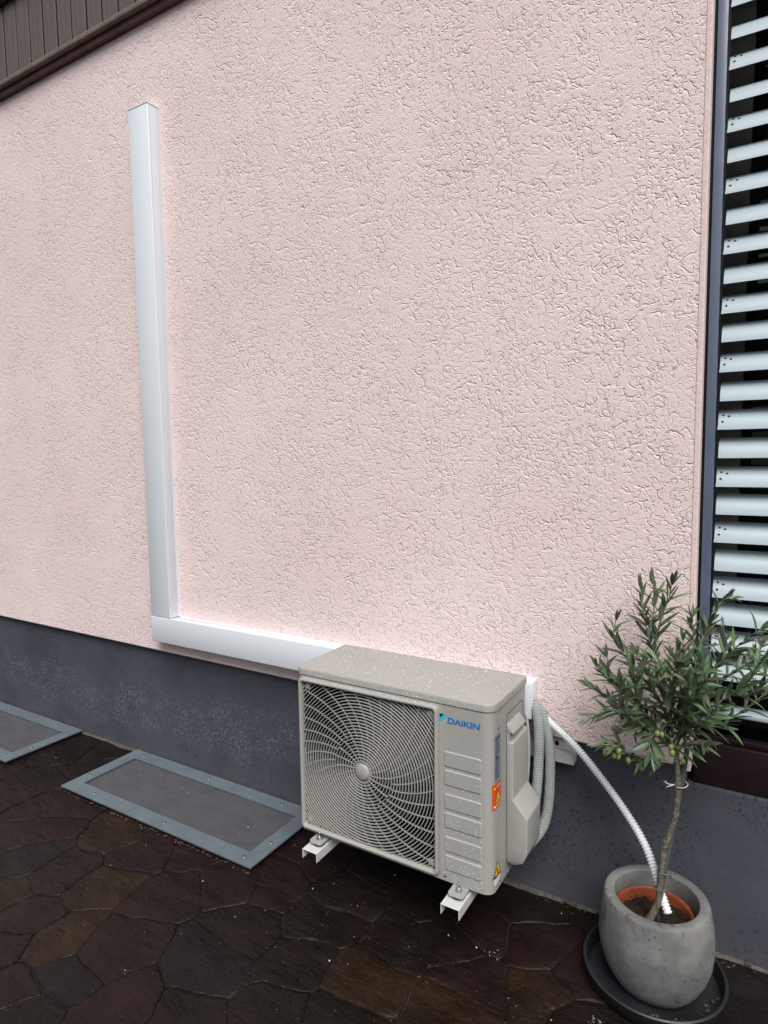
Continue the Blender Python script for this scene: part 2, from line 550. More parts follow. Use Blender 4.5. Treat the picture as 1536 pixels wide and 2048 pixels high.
def hose_fabric():
    t = NT('white_insulation_sleeve').set(Roughness=0.7)
    x, y, z = t.sep()
    gz = t.math('SINE', t.math('MULTIPLY', z, 2 * pi / 0.0078))
    gx = t.math('SINE', t.math('MULTIPLY', t.math('ADD', x, y), 2 * pi / 0.0068))
    f = t.step(t.math('MAXIMUM', gz, gx), 0.35, 0.95)
    t.out(t.mix(f, (0.46, 0.50, 0.485), (0.26, 0.295, 0.285)), 'Base Color')
    q = t.n.new('ShaderNodeTexBrick')
    q.inputs['Scale'].default_value = 150
    t.l.new(t.mapping(rot=(R(90), 0, 0)), q.inputs['Vector'])
    t.bump(t.math('ADD', t.math('MULTIPLY', t.noise(25, 3, 0.6), 0.8), q.outputs['Fac']), 0.005)
    return t.m
M['sleeve'] = hose_fabric()
M['corr'] = plain('white_corrugated_pvc', (0.66, 0.69, 0.70), 0.4, var=0.03, vscale=20)
M['cable'] = plain('grey_cable', (0.30, 0.31, 0.32), 0.5, var=0.05)

def mesh_panel():
    t = NT('grey_fine_wire_mesh').set(Roughness=0.6, Metallic=0.2)
    x, y, z = t.sep()
    w = 2 * pi / 0.006
    gx = t.math('SINE', t.math('MULTIPLY', x, w))
    gy = t.math('SINE', t.math('MULTIPLY', y, w))
    g = t.step(t.math('MAXIMUM', gx, gy), 0.2, 0.9)
    dirt = t.step(t.noise(7, 4, 0.65, vec=t.mapping(scale=(1, 2.2, 1))), 0.4, 0.7)
    c = t.mix(dirt, (0.142, 0.143, 0.158), (0.110, 0.109, 0.118))
    c = t.mix(t.math('MULTIPLY', t.step(t.noise(26, 3, 0.6, vec=t.mapping(scale=(1, 2.4, 1))), 0.58, 0.70), 0.45), c, (0.05, 0.05, 0.055))
    t.out(t.mix(g, (0.045, 0.045, 0.05), c), 'Base Color')
    t.bump(t.math('MULTIPLY', t.math('ADD', g, t.math('MULTIPLY', t.noise(6, 2, 0.5), 4.0)), 1.0), 0.0012)
    return t.m
M['wire'] = mesh_panel()

def drop_mat():
    t = NT('water_drop').set(Roughness=0.06, IOR=1.33)
    t.b.inputs['Base Color'].default_value = (0.80, 0.82, 0.82, 1)  # near-white base colour stands in for the sky glint on the drops
    t.b.inputs['Transmission Weight'].default_value = 0.1
    t.b.inputs['Specular IOR Level'].default_value = 0.9
    return t.m
M['drop'] = drop_mat()

# ------------------------------------------------------------------ setting: ground
GW = 0.03                      # plane of the recessed plinth
WL, WR = -9.0, 7.0             # ends of the building
ground = mobj('ground', [(-150, -150, -0.016), (150, -150, -0.016), (150, 150, -0.016), (-150, 150, -0.016)], [(0, 1, 2, 3)], M['stone_d'])
tag(ground, kind='structure')

def clip_poly(poly, p, n):
    out = []
    for i in range(len(poly)):
        a, b = poly[i], poly[(i + 1) % len(poly)]
        da, db = (a - p).dot(n), (b - p).dot(n)
        if da <= 0: out.append(a)
        if da * db < 0: out.append(a + (b - a) * (da / (da - db)))
    return out

SEEDS=[ (-0.782,-0.423,'o'), (-0.427,-0.385,'m'), (-1.080,-0.634,'m'), (-1.167,-0.478,'m'), (-0.932,-0.746,'g'), (-0.721,-0.705,'m'), (-0.541,-0.682,'o'), (-0.771,-0.853,'o'), (-0.578,-0.490,'m'), (-0.627,-0.892,'m'), (-0.418,-0.905,'o'), (-0.305,-0.625,'m'), (-0.258,-0.856,'m'), (-0.560,-0.999,'m'), (-0.306,-0.975,'g'), (-0.371,-1.067,'m'), (0.009,-0.744,'g'), (-0.096,-0.980,'m'), (-0.286,-1.127,'d'), (0.097,-0.928,'d'), (-0.028,-0.408,'m'), (0.202,-0.447,'d'), (0.191,-0.294,'d'), (0.457,-0.543,'o'), (0.235,-0.611,'d'), (0.295,-0.777,'d'), (0.667,-0.541,'o'), (0.681,-0.412,'m'), (0.594,-0.325,'d'), (0.666,-0.189,'m'), (0.812,-0.198,'m'), (0.879,-0.363,'o'), (0.947,-0.265,'m'), (0.232,-0.136,'d'), (0.440,-0.192,'d'), (0.014,-0.198,'m'), (-1.611,-0.127,'d'), (-1.420,-0.049,'d'), (-1.355,-0.189,'d'), (-1.429,-0.365,'d'), (-1.440,-0.473,'m'), (0.980,-0.392,'d'), (0.483,-0.692,'d'), (-0.153,-0.480,'m'), (0.006,-0.598,'d'), (0.738,-0.071,'d'), (0.465,-0.401,'d'), (1.366,-0.148,'g') ]
PX0, PX1, PY0, PY1 = -3.4, 3.0, -1.9, GW - 0.002
rs = random.Random(11)
seeds = [(Vector((x, y)), c) for x, y, c in SEEDS]
tries = 0
while tries < 2500:
    tries += 1
    p = Vector((rs.uniform(PX0, PX1), rs.uniform(PY0, PY1)))
    # the photographed part keeps its own stones
    inside = -1.5 < p.x < 1.1 and p.y > -0.55 - 0.5 * max(0, min(1, (0.9 - p.x) / 1.2)) and p.y > -1.1
    if all((p - q).length > (0.27 if not inside else 0.24) for q, _ in seeds):
        seeds.append((p, rs.choice('mmmddoog')))
paving = mobj('paving', [(PX0, PY0, -0.003), (PX1, PY0, -0.003), (PX1, PY1, -0.003), (PX0, PY1, -0.003)], [(0, 1, 2, 3)], M['grout'])
tag(paving, kind='structure')
# light-well covers leave no stones under themselves
HATCH = [(-1.275, -0.150, -0.383, 0.018), (-2.95, -1.725, -0.383, 0.018)]
for i, (p, c) in enumerate(seeds):
    poly = [Vector((PX0, PY0)), Vector((PX1, PY0)), Vector((PX1, PY1)), Vector((PX0, PY1))]
    near = sorted(((q - p).length, j) for j, (q, _) in enumerate(seeds) if j != i)[:26]
    for _, j in near:
        q = seeds[j][0]
        d = q - p
        poly = clip_poly(poly, (p + q) * 0.5, d.normalized())
        if len(poly) < 3: break
    if len(poly) < 3: continue
    gap = rs.choice((0.0010, 0.0014, 0.0020, 0.0030, 0.0045))
    cen = sum(poly, Vector((0, 0))) / len(poly)
    # every edge is warped by its place alone, so that neighbours interlock along ragged joints
    outl = []
    for k in range(len(poly)):
        a, b = poly[k], poly[(k + 1) % len(poly)]
        L = (b - a).length
        ns = max(1, int(L / 0.016))
        for s in range(ns):
            outl.append(a.lerp(b, s / ns))
    def warp(q):
        w = Vector((0, 0))
        for fr_, am in ((3.1, 0.050), (11.0, 0.016), (47.0, 0.0045)):
            w.x += am * mnoise.noise(Vector((q.x * fr_, q.y * fr_, 1.7)))
            w.y += am * mnoise.noise(Vector((q.x * fr_, q.y * fr_, 8.3)))
        return q + w
    outl = [warp(q) for q in outl]
    cen = warp(cen)
    outl = [q + (cen - q).normalized() * min(gap, (cen - q).length * 0.5) for q in outl]
    outl = [Vector((v.x, min(v.y, PY1 - 0.002))) for v in outl]
    if any(h[0] + 0.02 < cen.x < h[1] - 0.02 and h[2] + 0.02 < cen.y for h in HATCH) and all(any(h[0] < v.x < h[1] and h[2] < v.y for h in HATCH) for v in outl):
        continue
    m = len(outl)
    hz = rs.uniform(-0.0012, 0.0015)
    tx, ty = rs.uniform(-0.006, 0.006), rs.uniform(-0.006, 0.006)
    def zz(v, dz):
        return hz + dz + (v.x - cen.x) * tx + (v.y - cen.y) * ty
    V, F = [], []
    rings = [(0.0, -0.012), (0.0, -0.0006), (0.0022, 0.0010), (0.012, 0.0016)]
    for ins, dz in rings:
        for v in outl:
            d = cen - v
            w = v + d.normalized() * min(ins, d.length * 0.5)
            rough = mnoise.noise(Vector((w.x * 22, w.y * 22, i))) * 0.0018 if ins else 0
            V.append((w.x, w.y, zz(w, dz) + rough))
    for r_ in range(len(rings) - 1):
        for k in range(m):
            a, b = r_ * m + k, r_ * m + (k + 1) % m
            F.append((a, b, b + m, a + m))
    for frac in (0.55,):
        o = len(V)
        for v in outl:
            w = cen.lerp(v, frac)
            V.append((w.x, w.y, zz(w, 0.0028) + mnoise.noise(Vector((w.x * 14, w.y * 14, i + 5))) * 0.003))
        for k in range(m):
            a, b = (len(rings) - 1) * m + k, (len(rings) - 1) * m + (k + 1) % m
            F.append((a, b, o + (k + 1) % m, o + k))
        V.append((cen.x, cen.y, zz(cen, 0.0028)))
        for k in range(m):
            F.append((o + k, o + (k + 1) % m, len(V) - 1))
    me = make_mesh('flagstone', V, F, M['stone_' + c])
    bm = bmesh.new(); bm.from_mesh(me)
    bmesh.ops.recalc_face_normals(bm, faces=bm.faces)
    bm.to_mesh(me); bm.free()
    me.polygons.foreach_set('use_smooth', [True] * len(me.polygons))
    me.set_sharp_from_angle(angle=R(50))
    obj('flagstone', me, paving)

# pale mortar fillet at the foot of the plinth
V, F = [], []
n = 260
for k in range(n + 1):
    x = -3.2 + 5.2 * k / n
    w = 0.010 + 0.009 * mnoise.noise(Vector((x * 5, 0, 0))) + 0.006 * mnoise.noise(Vector((x * 21, 4, 0)))
    h = 0.010 + 0.004 * mnoise.noise(Vector((x * 8, 9, 0)))
    V += [(x, GW + 0.004, max(0.002, h)), (x, GW - max(0.003, w) * 0.6, max(0.002, h * 0.75)), (x, GW - max(0.003, w) - 0.004, -0.004)]
for k in range(n):
    for j in range(2):
        a = k * 3 + j
        F.append((a, a + 3, a + 4, a + 1))
fl = mobj('mortar_fillet', V, F, M['drywhite'], paving, smooth=True)

# ------------------------------------------------------------------ the house wall (one building, many parts)
ZB, ZT = 0.561, 3.32
XC = 1.197                     # corner of the plaster at the window
WX1, WZ0, WZ1 = 2.75, 0.50, 2.95
house = empty('house', (0, 0.2, 0))
tag(house, 'pink plastered house with blue grey plinth and brown cladding above', 'house')

# plaster, in panels round the window opening; bottom edge slightly rounded
def wall_panel(x0, x1, z0, z1, name='plaster_wall', round_bottom=True):
    V, F = [], []
    prof = [(GW + 0.004, z0), (0.004, z0), (0.0, z0 + 0.005), (0.0, z1)] if round_bottom else [(0.0, z0), (0.0, z1)]
    n = len(prof)
    for x in (x0, x1):
        V += [(x, y, z) for y, z in prof]
    for k in range(n - 1):
        F.append((k, n + k, n + k + 1, k + 1))
    return mobj(name, V, F, M['pink'], house)
wall_panel(WL, XC - 0.013, ZB, ZT + 0.5)
wall_panel(WX1 + 0.0, WR, ZB, ZT + 0.5)
wall_panel(XC - 0.013, WX1, WZ1, ZT + 0.5, round_bottom=False)
# smooth corner bead and reveal of the opening
prism('corner_bead', [(XC - 0.013, 0.0), (XC - 0.013, -0.0022), (XC - 0.003, -0.0022), (XC, 0.0018), (XC, 0.26), (XC - 0.013, 0.26)], 2, ZB - 0.012, WZ1, M['bead'], house)
box('reveal', (WX1, 0.002, ZB), (WX1 + 0.02, 0.26, WZ1), M['bead'], house)
box('lintel', (XC, 0.002, WZ1), (WX1, 0.26, WZ1 + 0.02), M['bead'], house)
# plinth
mobj('plinth', [(WL, GW, -0.02), (WR, GW, -0.02), (WR, GW, ZB + 0.01), (XC - 0.01, GW, ZB + 0.01), (WL, GW, ZB + 0.01), (XC - 0.01, GW, 0.494), (WX1, GW, 0.494), (WX1, GW, ZB + 0.01)],
     [(0, 1, 2, 7, 6, 5, 3, 4)], M['plinth'], house)
# ledge on top of the plinth under the window, maroon board and dark slot above
box('ledge', (XC - 0.01, GW + 0.002, 0.40), (WX1, 0.30, 0.4935), M['plinth'], house)
box('maroon_board', (XC + 0.002, 0.052, 0.4945), (WX1, 0.085, 0.622), M['maroon'], house, bevel=0.003)
box('upper_board', (XC + 0.002, 0.064, 0.623), (WX1, 0.095, 0.640), M['maroon'], house, bevel=0.002)
box('slot_back', (XC + 0.002, 0.17, 0.645), (WX1, 0.19, 0.80), M['black'], house)  # black sheet stands for the shade in the slot below the blind
# building body behind, so that nothing is hollow
box('core', (WL, 0.31, -0.02), (WR, 3.0, 3.79), M['black'], house)
for a in (WL, WR - 0.02):
    box('end_wall', (a, 0.02, -0.02), (a + 0.02, 3.0, 3.75), M['pink'], house)

# cladding: vertical planks with bottom trim and an eave board above
CZ0, CZ1 = 3.352, 3.70
box('cladding_backing', (WL, -0.0365, CZ0 - 0.003), (WR, 0.02, CZ1 + 0.05), M['black'], house)  # black sheet near the plank faces, standing in for shade in the gaps
px = WL
pw = 0.1085
proto = None
k = 0
while px < WR - 0.1:
    g = 0.0100
    if proto is None:
        proto = box('plank', (0, -0.040, CZ0), (pw - g, -0.012, CZ1), M['wood'], house, bevel=0.003, seg=1)
        o = proto
    else:
        o = copy_of(proto, house)
    o.location = (px, rs.uniform(-0.0015, 0.0015), 0)
    px += pw
    k += 1
box('cladding_trim', (WL, -0.050, CZ0 - 0.028), (WR, -0.002, CZ0 - 0.004), M['wood_trim'], house, bevel=0.004)
box('trim_rebate', (WL, -0.026, CZ0 - 0.052), (WR, -0.002, CZ0 - 0.029), M['rebate'], house)
box('eave_board', (WL, -0.066, CZ1 - 0.012), (WR, -0.042, CZ1 + 0.10), M['wood_trim'], house, bevel=0.006)
mobj('roof_cover', [(WL, -0.075, CZ1 + 0.13), (WR, -0.075, CZ1 + 0.13), (WR, 1.6, CZ1 + 0.75), (WL, 1.6, CZ1 + 0.75),
                    (WL, -0.075, CZ1 + 0.10), (WR, -0.075, CZ1 + 0.10), (WR, 1.6, CZ1 + 0.60), (WL, 1.6, CZ1 + 0.60)],
     [(0, 1, 2, 3), (7, 6, 5, 4), (0, 4, 5, 1), (1, 5, 6, 2), (2, 6, 7, 3), (3, 7, 4, 0)], M['wood'], house)

# window behind the blind
win = obj('window', None, house) if False else None
fr = box('window_frame', (XC + 0.001, 0.20, 0.80), (1.287, 0.27, WZ1), M['frame_brown'], house, bevel=0.004)
box('sash', (1.289, 0.213, 0.86), (1.312, 0.27, WZ1 - 0.06), M['black'], fr)
box('bottom_rail', (1.289, 0.205, 0.80), (WX1, 0.265, 0.862), M['frame_brown'], fr)
box('pane', (1.313, 0.232, 0.863), (WX1 - 0.06, 0.24, WZ1 - 0.01), M['glass'], fr)
box('window_frame', (WX1 - 0.059, 0.20, 0.863), (WX1 - 0.001, 0.27, WZ1), M['frame_brown'], house, bevel=0.004)

# ------------------------------------------------------------------ external blind
blind = empty('external_blind', (1.5, 0.08, 0.70))
tag(blind, 'open external venetian blind with pale silver slats and blue grey guide rail', 'blind')
box('guide_rail', (1.2045, 0.045, 0.69), (1.2290, 0.075, WZ1 - 0.01), M['rail_blue'], blind, bevel=0.002)
box('rail_slot', (1.2300, 0.062, 0.69), (1.2345, 0.078, WZ1 - 0.01), M['black'], blind)
box('rail_gap_strip', (1.1985, 0.052, 0.69), (1.2035, 0.072, WZ1 - 0.01), M['black'], blind)  # black strip filling the gap between plaster corner and rail
box('guide_rail', (WX1 - 0.030, 0.045, 0.69), (WX1 - 0.006, 0.075, WZ1 - 0.01), M['rail_blue'], blind, bevel=0.002)
SP = 0.0784
# slat section: front edge low, back edge high, bulging outward
sec = []
DY, DZ = 0.045, 0.055
for k in range(11):
    t = k / 10
    bul = 0.0095 * 4 * t * (1 - t)
    ny, nz = -DZ / math.hypot(DY, DZ), DY / math.hypot(DY, DZ)
    sec.append((0.060 + DY * t + ny * bul, DZ * t + nz * bul))
thick = 0.0012
def slat_mesh(x0, x1, notch):
    V, F = [], []
    n = len(sec)
    xs = [x0, x0 + 0.004, x1]
    for ix, x in enumerate(xs):
        for y, z in sec: V.append((x, y, z))
        for y, z in sec: V.append((x, y + thick * 0.8, z - thick * 0.6))
    for ix in range(2):
        o, o2 = ix * 2 * n, (ix + 1) * 2 * n
        for k in range(n - 1):
            F.append((o + k, o + k + 1, o2 + k + 1, o2 + k))
            F.append((o + n + k, o2 + n + k, o2 + n + k + 1, o + n + k + 1))
        F.append((o, o2, o2 + n, o + n))
        F.append((o + n - 1, o + 2 * n - 1, o2 + 2 * n - 1, o2 + n - 1))
    for k in range(n - 1):
        F.append((k, k + n, k + n + 1, k + 1))
    return V, F
x_end = WX1 - 0.036
sA = make_mesh('slat', *slat_mesh(1.2365, x_end, 0), M['slat'], smooth=True)
sB = make_mesh('slat', *slat_mesh(1.2335, x_end, 1), M['slat'], smooth=True)
for me in (sA, sB): me.set_sharp_from_angle(angle=R(50))
hv, hf = lathe_vf([(0.0, 0.0008), (0.0030, 0.0008), (0.0034, 0.0)], (0, 0, 0), 10)
hole_me = make_mesh('hole', hv, hf, M['black'])
zk = 2.614 + 4 * SP
idx = 0
while zk > 0.74:
    fixed = (idx % 2 == 0)
    o = obj('slat', sB if fixed else sA, blind)
    o.location = (rs.uniform(-0.001, 0.001) if not fixed else 0, 0, zk + rs.uniform(-0.0015, 0.0015))
    o.rotation_euler = (rs.uniform(-0.02, 0.02), rs.uniform(-0.0012, 0.0012), 0)
    if fixed:
        for hx, tt in ((0.0115, 0.30), (0.0125, 0.62), (0.0265, 0.55)):
            y = 0.060 + DY * tt; z = DZ * tt
            bul = 0.0095 * 4 * tt * (1 - tt)
            ny, nz = -DZ / math.hypot(DY, DZ), DY / math.hypot(DY, DZ)
            # surface normal of the curved section
            dt = 0.0095 * 4 * (1 - 2 * tt)
            tv = Vector((0, DY + ny * dt, DZ + nz * dt)).normalized()
            nv = Vector((0, -tv.z, tv.y))
            h = obj('hole', hole_me, o)
            h.matrix_parent_inverse = Matrix.Identity(4)
            h.rotation_euler = nv.to_track_quat('Z', 'Y').to_euler()
            h.location = (1.2335 + hx, y + ny * bul, z + nz * bul)
    zk -= SP
    idx += 1
box('bottom_bar', (1.236, 0.058, 0.706), (x_end, 0.118, 0.722), M['slat'], blind, bevel=0.004)

# ------------------------------------------------------------------ white pipe trunking
DX1, DX2, DD, DZT, ZH1, ZH2 = -1.0272, -0.9032, 0.0592, 2.933, 0.746, 0.630
duct = empty('pipe_trunking', (DX1, -0.03, ZH2))
tag(duct, 'white L-shaped plastic pipe trunking running down the pink wall to the outdoor unit', 'trunking')
box('vertical_cover', (DX1, -DD, ZH1 + 0.0015), (DX2, -0.012, DZT), M['white_pvc'], duct, bevel=0.0022)
box('vertical_base', (DX1 + 0.004, -0.0125, ZH1 + 0.0015), (DX2 + 0.0012, 0.003, DZT - 0.002), M['white_pvc'], duct)
prism('end_cap', [(DX1 - 0.0015, 0.003), (DX1 - 0.0015, -DD - 0.0015), (DX2 + 0.0015, -DD - 0.0015), (DX2 + 0.0015, 0.003)], 2, DZT, DZT + 0.0035, M['white_pvc'], duct)
box('cover_lip', (DX2 + 0.0001, -DD + 0.006, ZH1 + 0.003), (DX2 + 0.0014, -DD + 0.0085, DZT - 0.001), M['white_pvc'], duct)
box('horizontal_cover', (DX1, -DD - 0.0008, ZH2), (0.752, -0.012, ZH1), M['white_pvc'], duct, bevel=0.0022)
box('horizontal_base', (DX1 + 0.004, -0.0125, ZH2 + 0.004), (0.752, 0.003, ZH1 - 0.0012), M['white_pvc'], duct)

# ------------------------------------------------------------------ outdoor air conditioner
AX, AY, AZ = 0.0713, -0.369, 0.233
W, D, H = 0.674, 0.272, 0.55
LZ = 0.524                     # underside of the lid
ac = empty('air_conditioner', (AX + W / 2, AY + D / 2, AZ))
tag(ac, 'ivory outdoor air conditioner unit with round fan grille on wall bracket', 'air conditioner')
def A(x, y, z): return (AX + x, AY + y, AZ + z)

def rrect(x0, x1, y0, y1, rfl, rfr, rb, n=7):
    """outline from the front-left going right along the front, counter-clockwise seen from above"""
    pts = []
    def arc(cx, cy, r, a0):
        for k in range(n + 1):
            a = a0 + (pi / 2) * k / n
            pts.append((cx + r * cos(a), cy + r * sin(a)))
    arc(x0 + rfl, y0 + rfl, rfl, pi)
    arc(x1 - rfr, y0 + rfr, rfr, 1.5 * pi)
    arc(x1 - rb, y1 - rb, rb, 0)
    arc(x0 + rb, y1 - rb, rb, pi / 2)
    return pts

OX0, OX1, OZ0, OZ1 = 0.026, 0.506, 0.026, 0.510     # fan opening
ol = rrect(0.0015, W - 0.0015, 0.0, D, 0.016, 0.030, 0.006)
V = [A(x, y, 0) for x, y in ol] + [A(x, y, LZ) for x, y in ol]
n = len(ol)
F = []
front = 7                      # the edge from point 7 to 8 is the flat front
for i in range(n):
    j = (i + 1) % n
    if i == front: continue
    F.append((i, j, j + n, i + n))
b = len(V)
V += [A(OX0, 0, 0), A(OX1, 0, 0), A(OX0, 0, OZ0), A(OX1, 0, OZ0), A(OX0, 0, OZ1), A(OX1, 0, OZ1), A(OX0, 0, LZ), A(OX1, 0, LZ),
      A(ol[7][0], 0, OZ0), A(ol[7][0], 0, OZ1), A(ol[8][0], 0, OZ0), A(ol[8][0], 0, OZ1)]
F += [(7, b, b + 2, b + 8), (b + 8, b + 2, b + 4, b + 9), (b + 9, b + 4, b + 6, 7 + n),
      (b, b + 1, b + 3, b + 2), (b + 4, b + 5, b + 7, b + 6),
      (b + 1, 8, b + 10, b + 3), (b + 3, b + 10, b + 11, b + 5), (b + 5, b + 11, 8 + n, b + 7)]
me = make_mesh('casing', V, F, M['ivory'], smooth=True)
me.set_sharp_from_angle(angle=R(35))
casing = obj('casing', me, ac)
mobj('base_plate', [A(x, y, 0.001) for x, y in ol], [tuple(range(n - 1, -1, -1))], M['ivory'], ac)
# lid with a rounded top edge and a shadow joint below
lo = []
lw = [(-0.0025, LZ + 0.003), (-0.0025, LZ + 0.019), (-0.0016, LZ + 0.0225), (0.001, LZ + 0.0248), (0.005, LZ + 0.026)]
V, F = [], []
rings = []
for ins, z in [(0.002, LZ + 0.003)] + lw:
    pts = rrect(0.0 + ins, W - ins, 0.0 + ins, D + 0.004 - ins, max(0.004, 0.018 - ins), max(0.004, 0.032 - ins), 0.008)
    rings.append(len(V))
    V += [A(x, y, z) for x, y in pts]
for a, b2 in zip(rings[:-1], rings[1:]):
    for i in range(n):
        j = (i + 1) % n
        F.append((a + i, a + j, b2 + j, b2 + i))
F.append(tuple(range(rings[-1], rings[-1] + n)))
me = make_mesh('lid', V, F, M['ivory'], smooth=True)
me.set_sharp_from_angle(angle=R(40))
lid = obj('lid', me, ac)
V = [A(x, y, LZ - 0.001) for x, y in rrect(0.003, W - 0.003, 0.003, D - 0.003, 0.014, 0.028, 0.005)]
V += [(x, y, z + 0.005) for x, y, z in V]
mobj('lid_joint', V, [(i, (i + 1) % n, (i + 1) % n + n, i + n) for i in range(n)], M['black'], ac)

# dark inside with fan
v, f = box_vf(A(OX0, 0.0, OZ0), A(OX1, 0.16, OZ1))
f = [q for q in f if q != (0, 1, 5, 4)]
mobj('fan_cavity', v, [tuple(reversed(q)) for q in f], M['dark_plastic'], ac)
FC = (0.256, 0.262)            # centre of the fan and grille
fan = empty('fan', A(FC[0], 0.07, FC[1]))
attach(fan, ac)
fan.location = A(FC[0], 0.07, FC[1])
v, f = lathe_vf([(0.0, 0.03), (0.035, 0.028), (0.045, 0.02), (0.05, 0.0), (0.05, -0.03)], (0, 0, 0), 24)
mobj('fan_hub', [A(FC[0] + x, 0.07 - z, FC[1] + y) for x, y, z in v], f, M['fan_plastic'], fan, smooth=True)
for kb in range(3):
    V, F = [], []
    nr, na = 6, 8
    for ir in range(nr + 1):
        r = 0.045 + (0.205 - 0.045) * ir / nr
        for ia in range(na + 1):
            t = ia / na
            a = kb * 2 * pi / 3 + 0.35 + (t - 0.5) * (1.35 + 0.25 * ir / nr) + 0.5 * ir / nr
            V.append(A(FC[0] + r * cos(a), 0.055 + 0.05 * t + 0.008 * sin(t * pi), FC[1] + r * sin(a)))
    for ir in range(nr):
        for ia in range(na):
            q = ir * (na + 1) + ia
            F.append((q, q + 1, q + na + 2, q + na + 1))
    mobj('fan_blade', V, F, M['fan_plastic'], fan, smooth=True)

# grille: frame, rings and swirling ribs
GX0, GX1, GZ0, GZ1 = 0.017, 0.514, 0.016, 0.520
def rr2(x0, x1, z0, z1, r, n=5):
    pts = []
    for cx, cz, a0 in ((x1 - r, z1 - r, 0), (x0 + r, z1 - r, pi / 2), (x0 + r, z0 + r, pi), (x1 - r, z0 + r, 1.5 * pi)):
        for k in range(n + 1):
            a = a0 + pi / 2 * k / n
            pts.append((cx + r * cos(a), cz + r * sin(a)))
    return pts
V, F = [], []
prof = [(0.0, 0.001, 0.014), (0.0, -0.015, 0.014), (0.0018, -0.0185, 0.013), (0.0045, -0.0195, 0.012), (0.0080, -0.0190, 0.010), (0.0098, -0.017, 0.009), (0.0105, 0.001, 0.009)]
rg = []
for ins, y, rad in prof:
    rg.append(len(V))
    V += [A(x, y, z) for x, z in rr2(GX0 + ins, GX1 - ins, GZ0 + ins, GZ1 - ins, rad)]
m = 24
for a, b2 in zip(rg[:-1], rg[1:]):
    for i in range(m):
        j = (i + 1) % m
        F.append((a + i, b2 + i, b2 + j, a + j))
me = make_mesh('grille_frame', V, F, M['ivory_plastic'], smooth=True)
bm = bmesh.new(); bm.from_mesh(me); bmesh.ops.recalc_face_normals(bm, faces=bm.faces); bm.to_mesh(me); bm.free()
gframe = obj('grille_frame', me, ac)
IX0, IX1, IZ0, IZ1 = GX0 + 0.010, GX1 - 0.010, GZ0 + 0.010, GZ1 - 0.010
def inside(x, z): return IX0 <= x <= IX1 and IZ0 <= z <= IZ1
def dome(r): return -0.0135 + 0.006 * min(1, (r / 0.30)) ** 2      # the grille bulges slightly at the hub
def band(pts, th, dep, yoff=0.0):
    """ribbon of square section through points (x,z,r)"""
    V, F = [], []
    k = len(pts)
    for i, (x, z, r) in enumerate(pts):
        a, b_ = pts[max(i - 1, 0)], pts[min(i + 1, k - 1)]
        t = Vector((b_[0] - a[0], b_[1] - a[1])).normalized()
        nx, nz = -t.y * th / 2, t.x * th / 2
        y = dome(r) + yoff
        V += [A(x + nx, y, z + nz), A(x - nx, y, z - nz), A(x - nx, y + dep, z - nz), A(x + nx, y + dep, z + nz)]
    for i in range(k - 1):
        for q in range(4):
            a, b_ = i * 4 + q, i * 4 + (q + 1) % 4
            F.append((a, b_, b_ + 4, a + 4))
    return V, F
r = 0.034
while r < 0.345:
    na = max(40, int(2 * pi * r / 0.009))
    runs, cur = [], []
    for k in range(na + 1):
        a = 2 * pi * k / na + 0.7854
        x, z = FC[0] + r * cos(a), FC[1] + r * sin(a)
        if inside(x, z): cur.append((x, z, r))
        else:
            if len(cur) > 1: runs.append(cur)
            cur = []
    if len(cur) > 1: runs.append(cur)
    if runs:
        if len(runs) > 1 and (Vector(runs[0][0][:2]) - Vector(runs[-1][-1][:2])).length < 0.012:
            runs[-1] = runs[-1] + runs.pop(0)[1:]
        for q in runs:
            v, f = band(q, 0.0021, 0.0050)
            mobj('grille_ring', v, f, M['ivory_plastic'], gframe, fix=True)
    r += 0.0098
def spoke(a0, ra, rb):
    pts = []
    for k in range(26):
        r = ra + (rb - ra) * k / 25
        a = a0 + 0.72 * (r / 0.26) ** 0.75
        x, z = FC[0] + r * cos(a), FC[1] + r * sin(a)
        if not inside(x, z): break
        pts.append((x, z, r))
    return pts
for k in range(20):
    p = spoke(k * 2 * pi / 20, 0.026, 0.106)
    v, f = band(p, 0.0019, 0.0045, 0.0018)
    mobj('grille_rib', v, f, M['ivory_plastic'], gframe, fix=True)
for k in range(34):
    p = spoke((k + 0.4) * 2 * pi / 34, 0.106, 0.345)
    v, f = band(p, 0.0019, 0.0045, 0.0018)
    mobj('grille_rib', v, f, M['ivory_plastic'], gframe, fix=True)
v, f = lathe_vf([(0.0, 0.0035), (0.021, 0.0032), (0.0232, 0.002), (0.024, -0.004), (0.029, -0.004), (0.029, -0.009)], (0, 0, 0), 32)
mobj('grille_hub', [A(FC[0] + x, dome(0) - z, FC[1] + y) for x, y, z in v], f, M['ivory_plastic'], gframe, smooth=True)
for cx, cz in ((IX0 + 0.018, IZ1 - 0.018), (IX1 - 0.018, IZ1 - 0.018), (IX0 + 0.018, IZ0 + 0.018), (IX1 - 0.018, IZ0 + 0.018)):
    box('screw_boss', A(cx - 0.009, -0.006, cz - 0.009), A(cx + 0.009, 0.004, cz + 0.009), M['ivory_plastic'], gframe, bevel=0.002)

